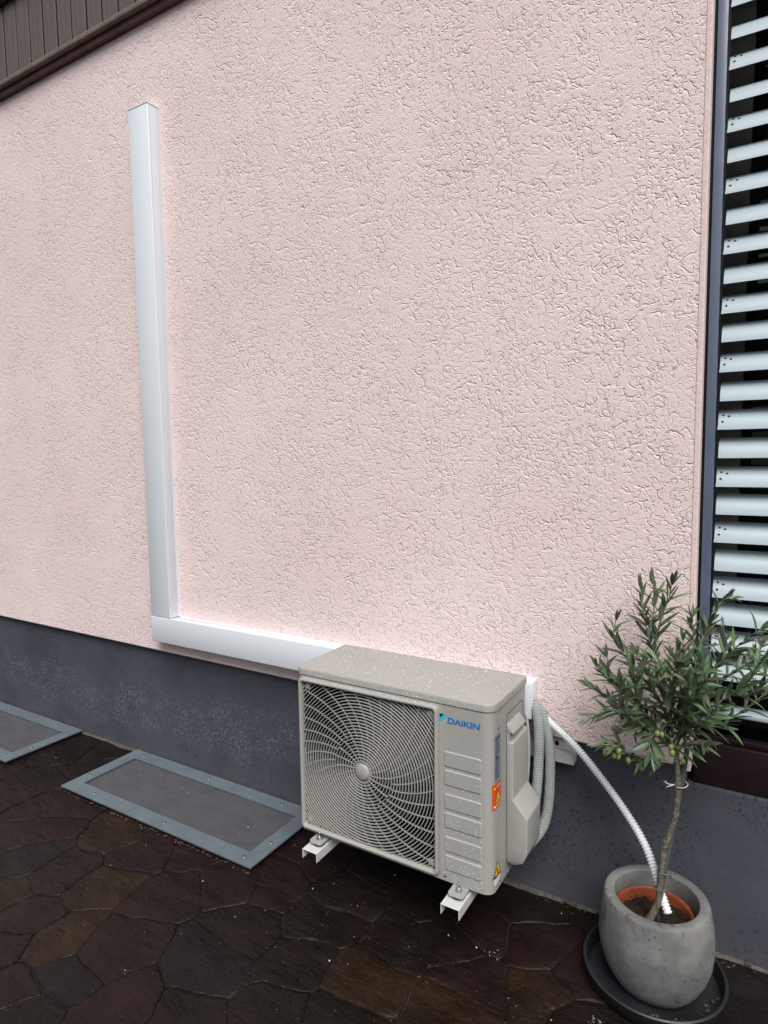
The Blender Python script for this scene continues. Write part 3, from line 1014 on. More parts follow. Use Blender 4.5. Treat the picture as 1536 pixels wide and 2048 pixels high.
# raised panels on the right of the front
for zt, zb in ((0.391, 0.345), (0.336, 0.290), (0.2655, 0.2195), (0.2095, 0.1635), (0.138, 0.092), (0.0815, 0.0355)):
    x0, x1 = 0.528, 0.641
    V, F = [], []
    for ins, y in ((-0.0005, 0.0006), (0.0022, -0.0026), (0.0034, -0.0030)):
        V += [A(x, y, z) for x, z in rr2(x0 + ins, x1 - ins, zb + ins, zt - ins, 0.005 - ins * 0.6, 3)]
    q = 16
    for a in (0, q):
        for i in range(q):
            j = (i + 1) % q
            F.append((a + i, a + j, a + q + j, a + q + i))
    F.append(tuple(range(2 * q, 3 * q)))
    mobj('embossed_panel', V, F, M['ivory'], ac, fix=True)

# side: panel seams, service cover
SX = W                          # plane of the right side
def S(o, y, z): return (AX + SX - 0.0015 + o, AY + y, AZ + z)
sp = [(0.108, 0.003), (0.108, 0.470), (0.113, 0.480), (0.120, 0.484), (0.236, 0.484), (0.246, 0.478), (0.250, 0.468), (0.250, 0.003)]
V, F = [], []
for (y, z), (y2, z2) in zip(sp[:-1], sp[1:]):
    dv = Vector((y2 - y, z2 - z)).normalized()
    ny, nz = dv.y * 0.0011, -dv.x * 0.0011
    o = len(V)
    V += [S(0.0006, y + ny, z + nz), S(0.0006, y - ny, z - nz), S(0.0006, y2 - ny, z2 - nz), S(0.0006, y2 + ny, z2 + nz)]
    F.append((o, o + 1, o + 2, o + 3))
mobj('panel_seam', V, F, M['black'], ac)
# front cover edge line down the side
box('side_seam', S(-0.001, 0.071, 0.002), S(0.0008, 0.0716, LZ), M['ivory_plastic'], ac)
cover = empty('service_cover', S(0, 0.17, 0.2))
attach(cover, ac); cover.location = S(0, 0.17, 0.2)
def hexa(name, p, bev=0.003, mat='ivory_plastic'):
    """eight corners: four of the low ring, four of the high ring"""
    me = make_mesh(name, p, [(0, 3, 2, 1), (4, 5, 6, 7), (0, 1, 5, 4), (1, 2, 6, 5), (2, 3, 7, 6), (3, 0, 4, 7)], M[mat])
    bevel_mesh(me, bev, 2)
    me.polygons.foreach_set('use_smooth', [True] * len(me.polygons))
    me.set_sharp_from_angle(angle=R(40))
    return obj(name, me, cover)
# body of the cover as one lofted shape: sections from top to bottom (outward depth, y front, y rear, z)
secs = [(0.0195, 0.108, 0.238, 0.404), (0.0195, 0.108, 0.242, 0.236), (0.066, 0.100, 0.222, 0.192), (0.066, 0.096, 0.216, 0.088), (0.054, 0.098, 0.206, 0.058), (0.030, 0.108, 0.190, 0.040)]
V, F = [], []
for o_, ya, yb, z in secs:
    ya0 = max(ya, 0.112)
    V += [S(-0.002, ya0 - 0.002, z), S(o_, ya, z), S(o_, yb, z), S(-0.002, yb + 0.012, z)]
for i in range(len(secs) - 1):
    for q in range(4):
        a, b2 = i * 4 + q, i * 4 + (q + 1) % 4
        F.append((a, b2, b2 + 4, a + 4))
F += [(3, 2, 1, 0), tuple((len(secs) - 1) * 4 + q for q in range(4))]
me = make_mesh('valve_cover', V, F, M['ivory_plastic'])
bevel_mesh(me, 0.004, 3, 18)
me.polygons.foreach_set('use_smooth', [True] * len(me.polygons))
me.set_sharp_from_angle(angle=R(42))
obj('valve_cover', me, cover)
# handle above it: wedge with a grip recess underneath
hexa('handle', [S(-0.002, 0.112, 0.432), S(0.0215, 0.108, 0.432), S(0.0215, 0.219, 0.430), S(-0.002, 0.224, 0.430),
                S(-0.002, 0.114, 0.457), S(0.001, 0.114, 0.457), S(0.001, 0.214, 0.455), S(-0.002, 0.218, 0.455)], 0.0018)
box('grip_back', S(-0.001, 0.112, 0.402), S(0.008, 0.222, 0.433), M['ivory_plastic'], cover)  # ivory back of the recess under the handle
# screws
sv, sf = lathe_vf([(0.0, 0.0022), (0.0035, 0.0018), (0.0042, 0.0)], (0, 0, 0), 10)
screw_me = make_mesh('screw', sv, sf, M['screw'], smooth=True)
def screw(loc, nrm, parent, s=1.0):
    o = obj('screw', screw_me, parent)
    o.location = loc
    o.rotation_euler = Vector(nrm).to_track_quat('Z', 'Y').to_euler()
    o.scale = (s, s, s)
    return o
screw(S(0.0005, 0.045, 0.4715), (1, 0, 0), ac)
screw(S(0.0025, 0.150, 0.5365), (1, 0, 0), ac)
screw(S(0.0005, 0.058, 0.018), (1, 0, 0), ac)
screw(A(0.530, -0.001, 0.016), (0, -1, 0), ac)

# lettering and labels
def text_mesh(name, body, size, mat, shear=0.0, off=0.0, sx=1.0):
    cu = bpy.data.curves.new(name, 'FONT')
    cu.body = body
    cu.size = size
    cu.shear = shear
    cu.offset = off
    cu.space_character = 0.98
    to = bpy.data.objects.new(name, cu)
    COL.objects.link(to)
    dg = bpy.context.evaluated_depsgraph_get()
    me = bpy.data.meshes.new_from_object(to.evaluated_get(dg))
    bpy.data.objects.remove(to)
    bpy.data.curves.remove(cu)
    me.materials.clear()
    me.materials.append(mat)
    xs = [v.co.x for v in me.vertices]
    for v in me.vertices:
        v.co.x = (v.co.x - min(xs)) * sx
    return me
me = text_mesh('brand_lettering', 'DAIKIN', 0.0232, M['logo_blue'], 0.10, 0.0007)
wd = max(v.co.x for v in me.vertices)
for v in me.vertices:
    x, z = v.co.x * 0.099 / wd, v.co.y
    v.co = Vector(A(0.5385 + x, -0.0009, 0.4735 + z))
obj('brand_lettering', me, ac)
mark = mobj('brand_mark', [A(0.515, -0.0008, 0.470), A(0.515, -0.0008, 0.4835), A(0.5275, -0.0008, 0.497), A(0.5375, -0.0008, 0.497)], [(0, 1, 2, 3)], M['logo_cyan'], ac, fix=True)
mobj('mark_corner', [A(0.515, -0.0008, 0.484), A(0.515, -0.0008, 0.497), A(0.527, -0.0008, 0.497)], [(0, 1, 2)], M['black_print'], mark, fix=True)

RC = 0.030                      # radius of the front right corner of the casing
def SW(s, z, o):
    """point on the side at arc length s from where the flat side begins; negative runs round the corner"""
    if s >= 0: return A(W - 0.0015 + o, RC + s, z)
    a = s / RC
    return A(W - 0.0015 - RC + (RC + o) * cos(a), RC + (RC + o) * sin(a), z)
def side_rect(name, s0, s1, z0, z1, mat, parent, o=0.0008):
    k = max(1, int((s1 - s0) / 0.004)) if s0 < 0 else 1
    V = []
    for i in range(k + 1):
        s = s0 + (s1 - s0) * i / k
        V += [SW(s, z0, o), SW(s, z1, o)]
    return mobj(name, V, [(2 * i, 2 * i + 2, 2 * i + 3, 2 * i + 1) for i in range(k)], mat, parent)
def side_tri(name, cs, z, hgt, mat, parent, o, k=8):
    V, F = [], []
    for i in range(k + 1):
        t = i / k
        w = hgt * 0.57 * (1 - t)
        V += [SW(cs - w, z + hgt * t, o), SW(cs - w / 3, z + hgt * t, o), SW(cs + w / 3, z + hgt * t, o), SW(cs + w, z + hgt * t, o)]
    for i in range(k):
        for q in range(3):
            F.append((4 * i + q, 4 * i + q + 1, 4 * i + q + 5, 4 * i + q + 4))
    return mobj(name, V, F, mat, parent)
lab = side_rect('rating_label', -0.010, 0.030, 0.322, 0.456, M['lab_grey'], ac)
for k in range(26):
    z = 0.450 - k * 0.0047
    L = rs.uniform(0.014, 0.034)
    side_rect('label_print', -0.0075, -0.0075 + L, z - (0.0021 if k not in (0, 12, 13, 20) else 0.004), z, M['lab_line'], lab, 0.0012)
lab = side_rect('warning_label', -0.019, 0.034, 0.243, 0.318, M['lab_orange'], ac)
side_tri('warning_triangle', 0.0085, 0.261, 0.036, M['black_print'], lab, 0.0012)
side_tri('warning_triangle', 0.0085, 0.2630, 0.030, M['lab_yellow'], lab, 0.0016)
side_rect('flame_print', 0.0055, 0.0115, 0.2660, 0.2740, M['lab_line'], lab, 0.002)
side_rect('label_print', 0.000, 0.026, 0.3060, 0.3090, M['lab_white'], lab, 0.0012)
side_rect('label_print', -0.013, -0.006, 0.302, 0.308, M['lab_yellow'], lab, 0.0012)
for k in range(3):
    side_rect('label_print', -0.013 + 0.0145 * k, -0.006 + 0.0145 * k, 0.2495, 0.2555, M['lab_white'], lab, 0.0012)
lab = side_rect('shock_label', -0.010, 0.026, 0.020, 0.040, M['lab_white'], ac)
side_rect('hazard_ground', -0.010, 0.026, 0.0405, 0.0485, M['black_print'], lab, 0.0008)
side_tri('hazard_triangle', 0.008, 0.041, 0.046, M['black_print'], lab, 0.0012)
side_tri('hazard_triangle', 0.008, 0.0475, 0.035, M['lab_yellow'], lab, 0.0016)
side_rect('flame_print', 0.0045, 0.0115, 0.0505, 0.0635, M['black_print'], lab, 0.0020)

# ------------------------------------------------------------------ wall bracket
br = empty('wall_bracket', (0.45, 0.0, 0.2))
tag(br, 'white steel wall bracket carrying the outdoor unit', 'bracket')
ZA = 0.2155                    # top of the arms
box('rail', (0.03, 0.010, 0.492), (0.872, 0.029, 0.560), M['rail_white'], br, bevel=0.001)
prism('rail_lip', [(-0.016, 0.529), (-0.016, 0.492), (0.0095, 0.492), (0.0095, 0.496), (-0.012, 0.496), (-0.012, 0.529)], 0, 0.03, 0.872, M['rail_white'], br)
o = obj('bolt_hole', hole_me, br); o.location = (0.812, 0.0095, 0.540); o.rotation_euler = (R(90), 0, 0); o.scale = (2, 2.4, 1)
for cx in (0.158, 0.648):
    box('upright', (cx - 0.022, -0.030, ZA - 0.03), (cx + 0.022, 0.0095, 0.530), M['white_steel'], br, bevel=0.001)
    # channel arm, open below
    w2, t = 0.0285, 0.0025
    ya = -0.437 if cx < 0.4 else -0.440
    sect = [(cx - w2, ZA - 0.030), (cx - w2, ZA), (cx + w2, ZA), (cx + w2, ZA - 0.030), (cx + w2 - t, ZA - 0.030), (cx + w2 - t, ZA - t), (cx - w2 + t, ZA - t), (cx - w2 + t, ZA - 0.030)]
    prism('arm', sect, 1, ya, -0.031, M['white_steel'], br, bevel=0.0007)
    for by in (-0.388, -0.115):
        v, f = lathe_vf([(0.0, 0.0), (0.019, 0.0), (0.0195, 0.006), (0.017, 0.0095), (0.0, 0.0095)], (cx + 0.002, by, ZA + 0.0002), 20)
        pad = mobj('rubber_pad', v, f, M['rubber'], br, smooth=True)
        v, f = lathe_vf([(0.0, 0.0), (0.0105, 0.0), (0.0105, 0.0018), (0.0, 0.0018)], (cx + 0.004, by, ZA + 0.0162), 20)
        mobj('washer', v, f, M['zinc'], br)
        v, f = lathe_vf([(0.0, 0.0), (0.0078, 0.0), (0.0078, 0.006), (0.0066, 0.007), (0.0, 0.007)], (cx + 0.004, by, ZA + 0.0181), 6)
        mobj('nut', v, f, M['zinc'], br)
        path = [(cx + 0.004, by, ZA + 0.010 + k * 0.001) for k in range(31)]
        v, f = tube_vf(path, [0.0040 if k % 2 else 0.0034 for k in range(31)], 10)
        mobj('bolt', v, f, M['zinc'], br, smooth=True)
    # foot of the unit
    prism('foot', [(AX * 0 + cx - 0.022, -0.405), (cx - 0.016, -0.412), (cx + 0.020, -0.412), (cx + 0.026, -0.405), (cx + 0.026, -0.10), (cx - 0.022, -0.10)], 2, ZA + 0.0102, ZA + 0.0160, M['ivory'], ac, bevel=0.001)

# ------------------------------------------------------------------ pipes and hoses
pipes = empty('insulated_pipes', (0.77, -0.06, 0.30))
tag(pipes, 'pair of white insulated refrigerant pipes curving from trunking to the unit side', 'pipes')
pa = spline([(0.700, -0.028, 0.690), (0.742, -0.034, 0.684), (0.768, -0.056, 0.648), (0.779, -0.072, 0.585), (0.782, -0.084, 0.510), (0.783, -0.100, 0.440), (0.780, -0.120, 0.380), (0.776, -0.150, 0.325), (0.757, -0.178, 0.295)], 8)
pb = spline([(0.700, -0.022, 0.672), (0.752, -0.024, 0.668), (0.782, -0.036, 0.632), (0.800, -0.046, 0.575), (0.809, -0.054, 0.505), (0.812, -0.066, 0.430), (0.811, -0.080, 0.365), (0.803, -0.100, 0.318), (0.784, -0.130, 0.285), (0.760, -0.165, 0.262)], 8)
def ripple(n, r, a, s):
    return [r * (1 + a * mnoise.noise(Vector((k * 0.9, s, 0))) + (a * 0.5 if k % 3 == 0 else 0)) for k in range(n)]
def resample(q, step):
    L = [0.0]
    for a, b_ in zip(q[:-1], q[1:]): L.append(L[-1] + (b_ - a).length)
    k_ = int(L[-1] / step); out, j = [], 0
    for k in range(k_ + 1):
        s = L[-1] * k / k_
        while j < len(L) - 2 and L[j + 1] < s: j += 1
        out.append(q[j].lerp(q[j + 1], (s - L[j]) / max(1e-9, L[j + 1] - L[j])))
    return out
for q, s in ((pa, 1), (pb, 7)):
    q = resample(q, 0.0034)
    rad = [0.0152 * (1 + (0.05 if k % 2 else -0.045) + 0.05 * mnoise.noise(Vector((k * 0.11, s, 0))) + 0.025 * mnoise.noise(Vector((k * 0.5, s, 4)))) for k in range(len(q))]
    tube('pipe', q, rad, M['sleeve'], pipes, 20)
cb = spline([(0.735, -0.06, 0.645), (0.748, -0.075, 0.56), (0.752, -0.095, 0.47), (0.748, -0.115, 0.42), (0.736, -0.135, 0.37)], 8)
o = tube('power_cable', cb, 0.0052, M['cable'], None, 10)
tag(o, 'thin grey cable hanging between unit and insulated pipes', 'cable')

hp = spline([(0.770, -0.020, 0.645), (0.793, -0.030, 0.627), (0.881, -0.044, 0.570), (0.961, -0.066, 0.504), (1.039, -0.095, 0.433), (1.100, -0.130, 0.369), (1.138, -0.165, 0.305), (1.158, -0.185, 0.262), (1.172, -0.200, 0.238)], 60)
# resample evenly and give every rib four samples
L = [0.0]
for a, b2 in zip(hp[:-1], hp[1:]): L.append(L[-1] + (b2 - a).length)
pitch = 0.0082
ns = int(L[-1] / pitch) * 6
path, j = [], 0
for k in range(ns + 1):
    s = L[-1] * k / ns
    while j < len(L) - 2 and L[j + 1] < s: j += 1
    t = (s - L[j]) / max(1e-9, L[j + 1] - L[j])
    path.append(hp[j].lerp(hp[j + 1], t))
rad = [(0.0090, 0.0098, 0.0114, 0.0118, 0.0114, 0.0098)[k % 6] for k in range(ns + 1)]
hose = tube('drain_hose', path, rad, M['corr'], None, 14)
tag(hose, 'white corrugated drain hose sloping from unit into olive pot', 'hose')
v, f = tube_vf([path[-1] + (path[-1] - path[-2]).normalized() * q for q in (0.0, 0.0006)], 0.0082, 14)
mobj('hose_mouth', v, f, M['black'], hose)

# ------------------------------------------------------------------ light-well covers
def hatch(x0, x1, y0, y1, label):
    zt = 0.024
    e = empty('light_well_cover', ((x0 + x1) / 2, (y0 + y1) / 2, 0))
    tag(e, label, 'light well', 'light well covers along the plinth')
    w = 0.066
    for a_, b_ in (((x0 + 0.012, y0 + 0.012), (x1 - 0.012, y0 + 0.030)), ((x0 + 0.012, y1 - 0.024), (x1 - 0.012, y1 - 0.004)),
                   ((x0 + 0.012, y0 + 0.0305), (x0 + 0.030, y1 - 0.0245)), ((x1 - 0.030, y0 + 0.0305), (x1 - 0.012, y1 - 0.0245))):
        box('kerb_frame', (*a_, -0.012), (*b_, zt - 0.0075), M['rubber'], e)
    box('shaft_floor', (x0 + 0.031, y0 + 0.031, -0.012), (x1 - 0.031, y1 - 0.025, 0.0), M['black'], e)
    for nm, pts in (('frame_bar', [(x0, y0), (x1, y0), (x1 - 0.0003, y0 + w), (x0 + 0.0003, y0 + w)]),
                    ('frame_bar', [(x0, y1 - w), (x1, y1 - w), (x1, y1), (x0, y1)]),
                    ('frame_bar', [(x0, y0 + w + 0.0006), (x0 + w, y0 + w + 0.0006), (x0 + w, y1 - w - 0.0006), (x0, y1 - w - 0.0006)]),
                    ('frame_bar', [(x1 - w, y0 + w + 0.0006), (x1, y0 + w + 0.0006), (x1, y1 - w - 0.0006), (x1 - w, y1 - w - 0.0006)])):
        prism(nm, pts, 2, zt - 0.007, zt, M['alu'], e, bevel=0.0008)
    # slightly sagging mesh
    V, F = [], []
    nx, ny = 24, 8
    for i in range(nx + 1):
        for j in range(ny + 1):
            u, v_ = i / nx, j / ny
            x = x0 + w - 0.008 + (x1 - x0 - 2 * w + 0.016) * u
            y = y0 + w - 0.008 + (y1 - y0 - 2 * w + 0.016) * v_
            z = zt - 0.0100 - 0.003 * sin(pi * u) * sin(pi * v_) + 0.0012 * mnoise.noise(Vector((x * 9, y * 9, x0)))
            V.append((x, y, min(z, zt - 0.0095)))
    for i in range(nx):
        for j in range(ny):
            a = i * (ny + 1) + j
            F.append((a, a + ny + 1, a + ny + 2, a + 1))
    me_ = make_mesh('wire_mesh', V, F, M['wire'], smooth=True)
    obj('wire_mesh', me_, e)
    L = x1 - x0
    for x, y in ((x0 + 0.17 * L, y0 + w / 2), (x0 + 0.565 * L, y0 + w / 2), (x1 - 0.055 * L, y0 + w / 2), (x0 + 0.08 * L, y1 - w / 2), (x0 + 0.47 * L, y1 - w / 2), (x0 + 0.85 * L, y1 - w / 2), (x0 + w / 2, y0 + 0.3 * (y1 - y0)), (x1 - w / 2, y0 + 0.36 * (y1 - y0))):
        screw((x, y, zt), (0, 0, 1), e, 1.7)
    return e
hatch(*HATCH[0], 'grey metal light well cover with fine mesh, beside the outdoor unit')
hatch(*HATCH[1], 'grey metal light well cover with fine mesh, cut by left picture edge')

# ------------------------------------------------------------------ pot, saucer, olive tree
PC = (1.137, -0.166)
v, f = lathe_vf([(0.0, 0.004), (0.150, 0.004), (0.166, 0.010), (0.176, 0.046), (0.181, 0.047), (0.184, 0.044), (0.172, 0.004), (0.166, 0.0), (0.0, 0.0)], (PC[0] - 0.004, PC[1] + 0.003, 0.006), 72)
o = mobj('pot_saucer', v, f, M['saucer'], None, smooth=True)
o.data.set_sharp_from_angle(angle=R(50))
tag(o, 'wide black plastic saucer under the concrete pot', 'saucer')
prof = [(0.0, 0.0), (0.092, 0.0), (0.104, 0.006), (0.117, 0.025), (0.132, 0.056), (0.1425, 0.092), (0.1465, 0.128), (0.1455, 0.165), (0.1415, 0.200), (0.1355, 0.232), (0.1335, 0.2385), (0.1315, 0.2425), (0.1285, 0.2450), (0.1100, 0.2450), (0.1070, 0.2435), (0.1060, 0.240), (0.1070, 0.200), (0.112, 0.150), (0.112, 0.05), (0.0, 0.05)]
v, f = lathe_vf(prof, (PC[0], PC[1], 0.0135), 80)
pot = mobj('concrete_pot', v, f, M['concrete'], None, smooth=True)
pot.data.set_sharp_from_angle(angle=R(55))
tag(pot, 'rounded grey concrete planter holding the olive tree', 'pot')
IPC = (1.133, -0.166)
v, f = lathe_vf([(0.075, 0.02), (0.0905, 0.142), (0.0975, 0.143), (0.0995, 0.148), (0.0985, 0.157), (0.0955, 0.1585), (0.0925, 0.157), (0.0905, 0.150), (0.0885, 0.130), (0.085, 0.10)], (IPC[0], IPC[1], 0.058), 64)
inner = mobj('plant_pot', v, f, M['terracotta'], None, smooth=True)
tag(inner, 'orange plastic plant pot sunk inside the concrete planter', 'pot')
# soil, lumpy
V, F = [], []
nr, na = 12, 48
for i in range(nr + 1):
    r = 0.0895 * i / nr
    for k in range(na):
        a = 2 * pi * k / na
        x, y = IPC[0] + r * cos(a), IPC[1] + r * sin(a)
        h = 0.186 + 0.010 * mnoise.noise(Vector((x * 30, y * 30, 2))) + 0.006 * mnoise.noise(Vector((x * 85, y * 85, 7))) + 0.010 * max(0, 1 - r / 0.06)
        V.append((x, y, h))
for i in range(nr):
    for k in range(na):
        a, b2 = i * na + k, i * na + (k + 1) % na
        F.append((a, b2, b2 + na, a + na))
mobj('soil', V, F, M['soil'], inner, smooth=True)
V, F = [], []
for k in range(260):
    a, r = rs.uniform(0, 2 * pi), 0.086 * math.sqrt(rs.random())
    c = Vector((IPC[0] + r * cos(a), IPC[1] + r * sin(a), 0.190 + 0.010 * max(0, 1 - r / 0.06)))
    s = rs.uniform(0.0012, 0.0042)
    q = [c + Vector((rs.uniform(-1, 1), rs.uniform(-1, 1), rs.uniform(-0.3, 1))) * s for _ in range(4)]
    o_ = len(V); V += q
    F += [(o_, o_ + 1, o_ + 2), (o_, o_ + 2, o_ + 3), (o_, o_ + 3, o_ + 1), (o_ + 1, o_ + 3, o_ + 2)]
tag(mobj('soil_crumbs', V, F, M['soil'], inner), kind='stuff')

SHOOTS = [
 [ (1.179,-0.190,0.691), (1.144,-0.175,0.819), (1.111,-0.160,0.932), (1.086,-0.145,1.018), (1.074,-0.130,1.095) ],
 [ (1.113,-0.170,0.928), (1.133,-0.180,1.024), (1.150,-0.190,1.080), (1.161,-0.200,1.128) ],
 [ (1.098,-0.150,0.974), (1.109,-0.125,1.043), (1.100,-0.100,1.112) ],
 [ (1.179,-0.190,0.702), (1.133,-0.198,0.817), (1.063,-0.205,0.907), (1.023,-0.212,0.968), (1.029,-0.220,1.017) ],
 [ (1.165,-0.190,0.737), (1.096,-0.220,0.787), (1.044,-0.250,0.848), (0.996,-0.280,0.906) ],
 [ (1.148,-0.200,0.768), (1.083,-0.187,0.796), (1.006,-0.173,0.849), (0.997,-0.160,0.899) ],
 [ (1.168,-0.190,0.719), (1.091,-0.167,0.739), (1.009,-0.143,0.767), (0.937,-0.120,0.791) ],
 [ (1.169,-0.190,0.707), (1.081,-0.213,0.755), (1.021,-0.237,0.778), (0.979,-0.260,0.758) ],
 [ (1.173,-0.190,0.651), (1.124,-0.205,0.653), (1.070,-0.220,0.666), (1.044,-0.235,0.685), (1.003,-0.250,0.686) ],
 [ (1.182,-0.190,0.703), (1.198,-0.180,0.816), (1.223,-0.170,0.959), (1.246,-0.160,1.030), (1.270,-0.150,1.082), (1.291,-0.140,1.089) ],
 [ (1.185,-0.190,0.722), (1.213,-0.200,0.844), (1.256,-0.210,0.918), (1.298,-0.220,0.977), (1.330,-0.230,1.012), (1.355,-0.240,1.042) ],
 [ (1.185,-0.190,0.722), (1.246,-0.192,0.800), (1.295,-0.195,0.855), (1.337,-0.198,0.863), (1.374,-0.200,0.910) ],
 [ (1.186,-0.190,0.692), (1.229,-0.176,0.753), (1.280,-0.162,0.763), (1.307,-0.148,0.789), (1.343,-0.134,0.821), (1.378,-0.120,0.860) ],
 [ (1.179,-0.190,0.702), (1.164,-0.225,0.795), (1.157,-0.260,0.872), (1.147,-0.295,0.939), (1.129,-0.330,0.964) ],
 [ (1.182,-0.190,0.710), (1.192,-0.213,0.826), (1.198,-0.237,0.916), (1.196,-0.260,0.997) ],
 [ (1.188,-0.190,0.742), (1.249,-0.163,0.839), (1.290,-0.135,0.889), (1.339,-0.107,0.930), (1.362,-0.080,0.963) ],
 [ (1.179,-0.190,0.702), (1.205,-0.240,0.809), (1.224,-0.290,0.880), (1.212,-0.340,0.926) ],
 [ (1.178,-0.190,0.740), (1.157,-0.145,0.835), (1.149,-0.100,0.906) ],
 [ (1.176,-0.190,0.682), (1.110,-0.170,0.717), (1.056,-0.150,0.706), (1.034,-0.130,0.726) ],
 [ (1.180,-0.200,0.695), (1.145,-0.223,0.746), (1.122,-0.247,0.716), (1.133,-0.270,0.694) ],
 [ (1.180,-0.190,0.679), (1.200,-0.203,0.712), (1.230,-0.217,0.728), (1.247,-0.230,0.734) ],
 [ (1.179,-0.190,0.702), (1.090,-0.227,0.754), (1.068,-0.263,0.797), (1.060,-0.300,0.868) ],
 [ (1.182,-0.190,0.710), (1.217,-0.227,0.788), (1.251,-0.263,0.813), (1.279,-0.300,0.853) ],
 [ (1.194,-0.170,0.812), (1.213,-0.147,0.884), (1.206,-0.123,0.967), (1.198,-0.100,1.021) ],
 [ (1.262,-0.210,0.926), (1.281,-0.180,0.963), (1.275,-0.150,1.006) ],
 [ (1.133,-0.200,0.818), (1.103,-0.170,0.872), (1.069,-0.140,0.912) ],
 [ (1.156,-0.220,0.822), (1.179,-0.260,0.895), (1.188,-0.300,0.982) ],
 [ (1.213,-0.200,0.844), (1.245,-0.260,0.906), (1.239,-0.320,0.968) ],
 [ (1.301,-0.200,0.861), (1.336,-0.227,0.912), (1.358,-0.253,0.968), (1.374,-0.280,1.002) ],
 [ (1.092,-0.200,0.779), (1.085,-0.245,0.854), (1.088,-0.290,0.928) ],
]
OLIVES=[ (1.014,-0.250,0.664), (1.026,-0.250,0.673), (1.038,-0.250,0.663), (1.050,-0.260,0.683), (1.045,-0.240,0.658), (1.069,-0.230,0.649), (1.092,-0.220,0.634), (1.097,-0.210,0.627), (1.144,-0.280,0.759), (1.155,-0.280,0.759), (1.173,-0.250,0.718), (1.176,-0.250,0.704), (1.029,-0.220,0.725), (1.041,-0.210,0.717), (1.197,-0.200,0.666) ]
tree = empty('olive_tree', (1.133, -0.172, 0.19))
tag(tree, 'small potted olive tree with narrow green leaves and a few olives', 'tree')
tp = spline([(1.120, -0.196, 0.185), (1.131, -0.192, 0.214), (1.147, -0.190, 0.262), (1.150, -0.190, 0.320), (1.155, -0.190, 0.400), (1.160, -0.190, 0.425), (1.178, -0.190, 0.490), (1.185, -0.190, 0.545), (1.185, -0.190, 0.610), (1.181, -0.190, 0.660), (1.179, -0.190, 0.702), (1.178, -0.190, 0.735)], 7)
n = len(tp)
tr = [0.0098 - 0.0038 * k / n + (0.0016 if k % 9 == 0 else 0) + 0.0008 * mnoise.noise(Vector((k * 0.7, 0, 1))) + max(0, 0.004 * (1 - k / 8)) for k in range(n)]
tube('trunk', tp, tr, M['bark'], tree, 12)
st = spline([(1.143, -0.176, 0.180), (1.156, -0.176, 0.330), (1.177, -0.176, 0.480), (1.196, -0.176, 0.620), (1.203, -0.176, 0.690)], 5)
o = tube('support_stake', st, 0.0062, M['stake'], None, 10)
tag(o, 'thin grey green stake tied beside the olive trunk', 'stake')
# ties
for c, rr_ in (((1.158, -0.184, 0.330), 0.016), ((1.149, -0.185, 0.282), 0.016)):
    ring = [(c[0] + rr_ * cos(a * pi / 8), c[1] + rr_ * 0.85 * sin(a * pi / 8), c[2] + 0.001 * a % 3) for a in range(17)]
    tube('plastic_tie', ring, 0.0022, M['stake'], tree, 6, cap=False)
ring = [(1.192 + 0.0165 * cos(a * pi / 10), -0.184 + 0.016 * sin(a * pi / 10), 0.5945 + 0.004 * sin(a * pi / 10 + 1)) for a in range(21)]
tube('twine', ring, 0.0010, M['twine'], tree, 6, cap=False)
for e in ((-0.024, -0.010, 0.010), (-0.021, -0.012, -0.006), (-0.028, -0.006, 0.004)):
    tube('twine', [(1.178, -0.197, 0.596), (1.178 + e[0] * 0.6, -0.197 + e[1], 0.596 + e[2] * 0.3), (1.178 + e[0] * 0.9, -0.197 + e[1], 0.596 + e[2])], 0.0011, M['twine'], tree, 5)

# leaf: two-sided lanceolate blade with a folded midrib, length 1 along +x
def leaf_mesh(fold, curl, old=False):
    ts = [0.0, 0.12, 0.32, 0.55, 0.78, 1.0]
    ws = [0.012, 0.060, 0.090, 0.092, 0.062, 0.004]
    top, F, mi = [], [], []
    for t, w in zip(ts, ws):
        zc = -curl * t * t
        top += [(t, -w, zc + fold * w), (t, 0, zc), (t, w, zc + fold * w)]
    low = [(x, y, z - 0.006) for x, y, z in top]
    V = top + low
    m = len(top)
    for i in range(len(ts) - 1):
        a = i * 3
        for q in (0, 1):
            F.append((a + q, a + q + 3, a + q + 4, a + q + 1)); mi.append(0)
            F.append((m + a + q, m + a + q + 1, m + a + q + 4, m + a + q + 3)); mi.append(1)
    return make_mesh('leaf', V, F, [M['leaf_old'] if old else M['leaf_top'], M['leaf_low']], smooth=True, mat_idx=mi)
LEAF = [leaf_mesh(0.35, 0.10), leaf_mesh(0.5, 0.22), leaf_mesh(0.25, -0.06), leaf_mesh(0.4, 0.16, True)]
rl = random.Random(23)
leaves = []
def put_leaf(p, d, up, L):
    x = d.normalized()
    z = (up - x * up.dot(x))
    if z.length < 1e-3: z = Vector((0, 0, 1)) - x * x.z
    z.normalize()
    y = z.cross(x)
    wsc = L * rl.uniform(0.92, 1.25)
    m = Matrix(((x.x * L, y.x * wsc, z.x * L, p.x), (x.y * L, y.y * wsc, z.y * L, p.y), (x.z * L, y.z * wsc, z.z * L, p.z), (0, 0, 0, 1)))
    leaves.append((L, m, rl.choice((0, 0, 1, 1, 2, 3))))
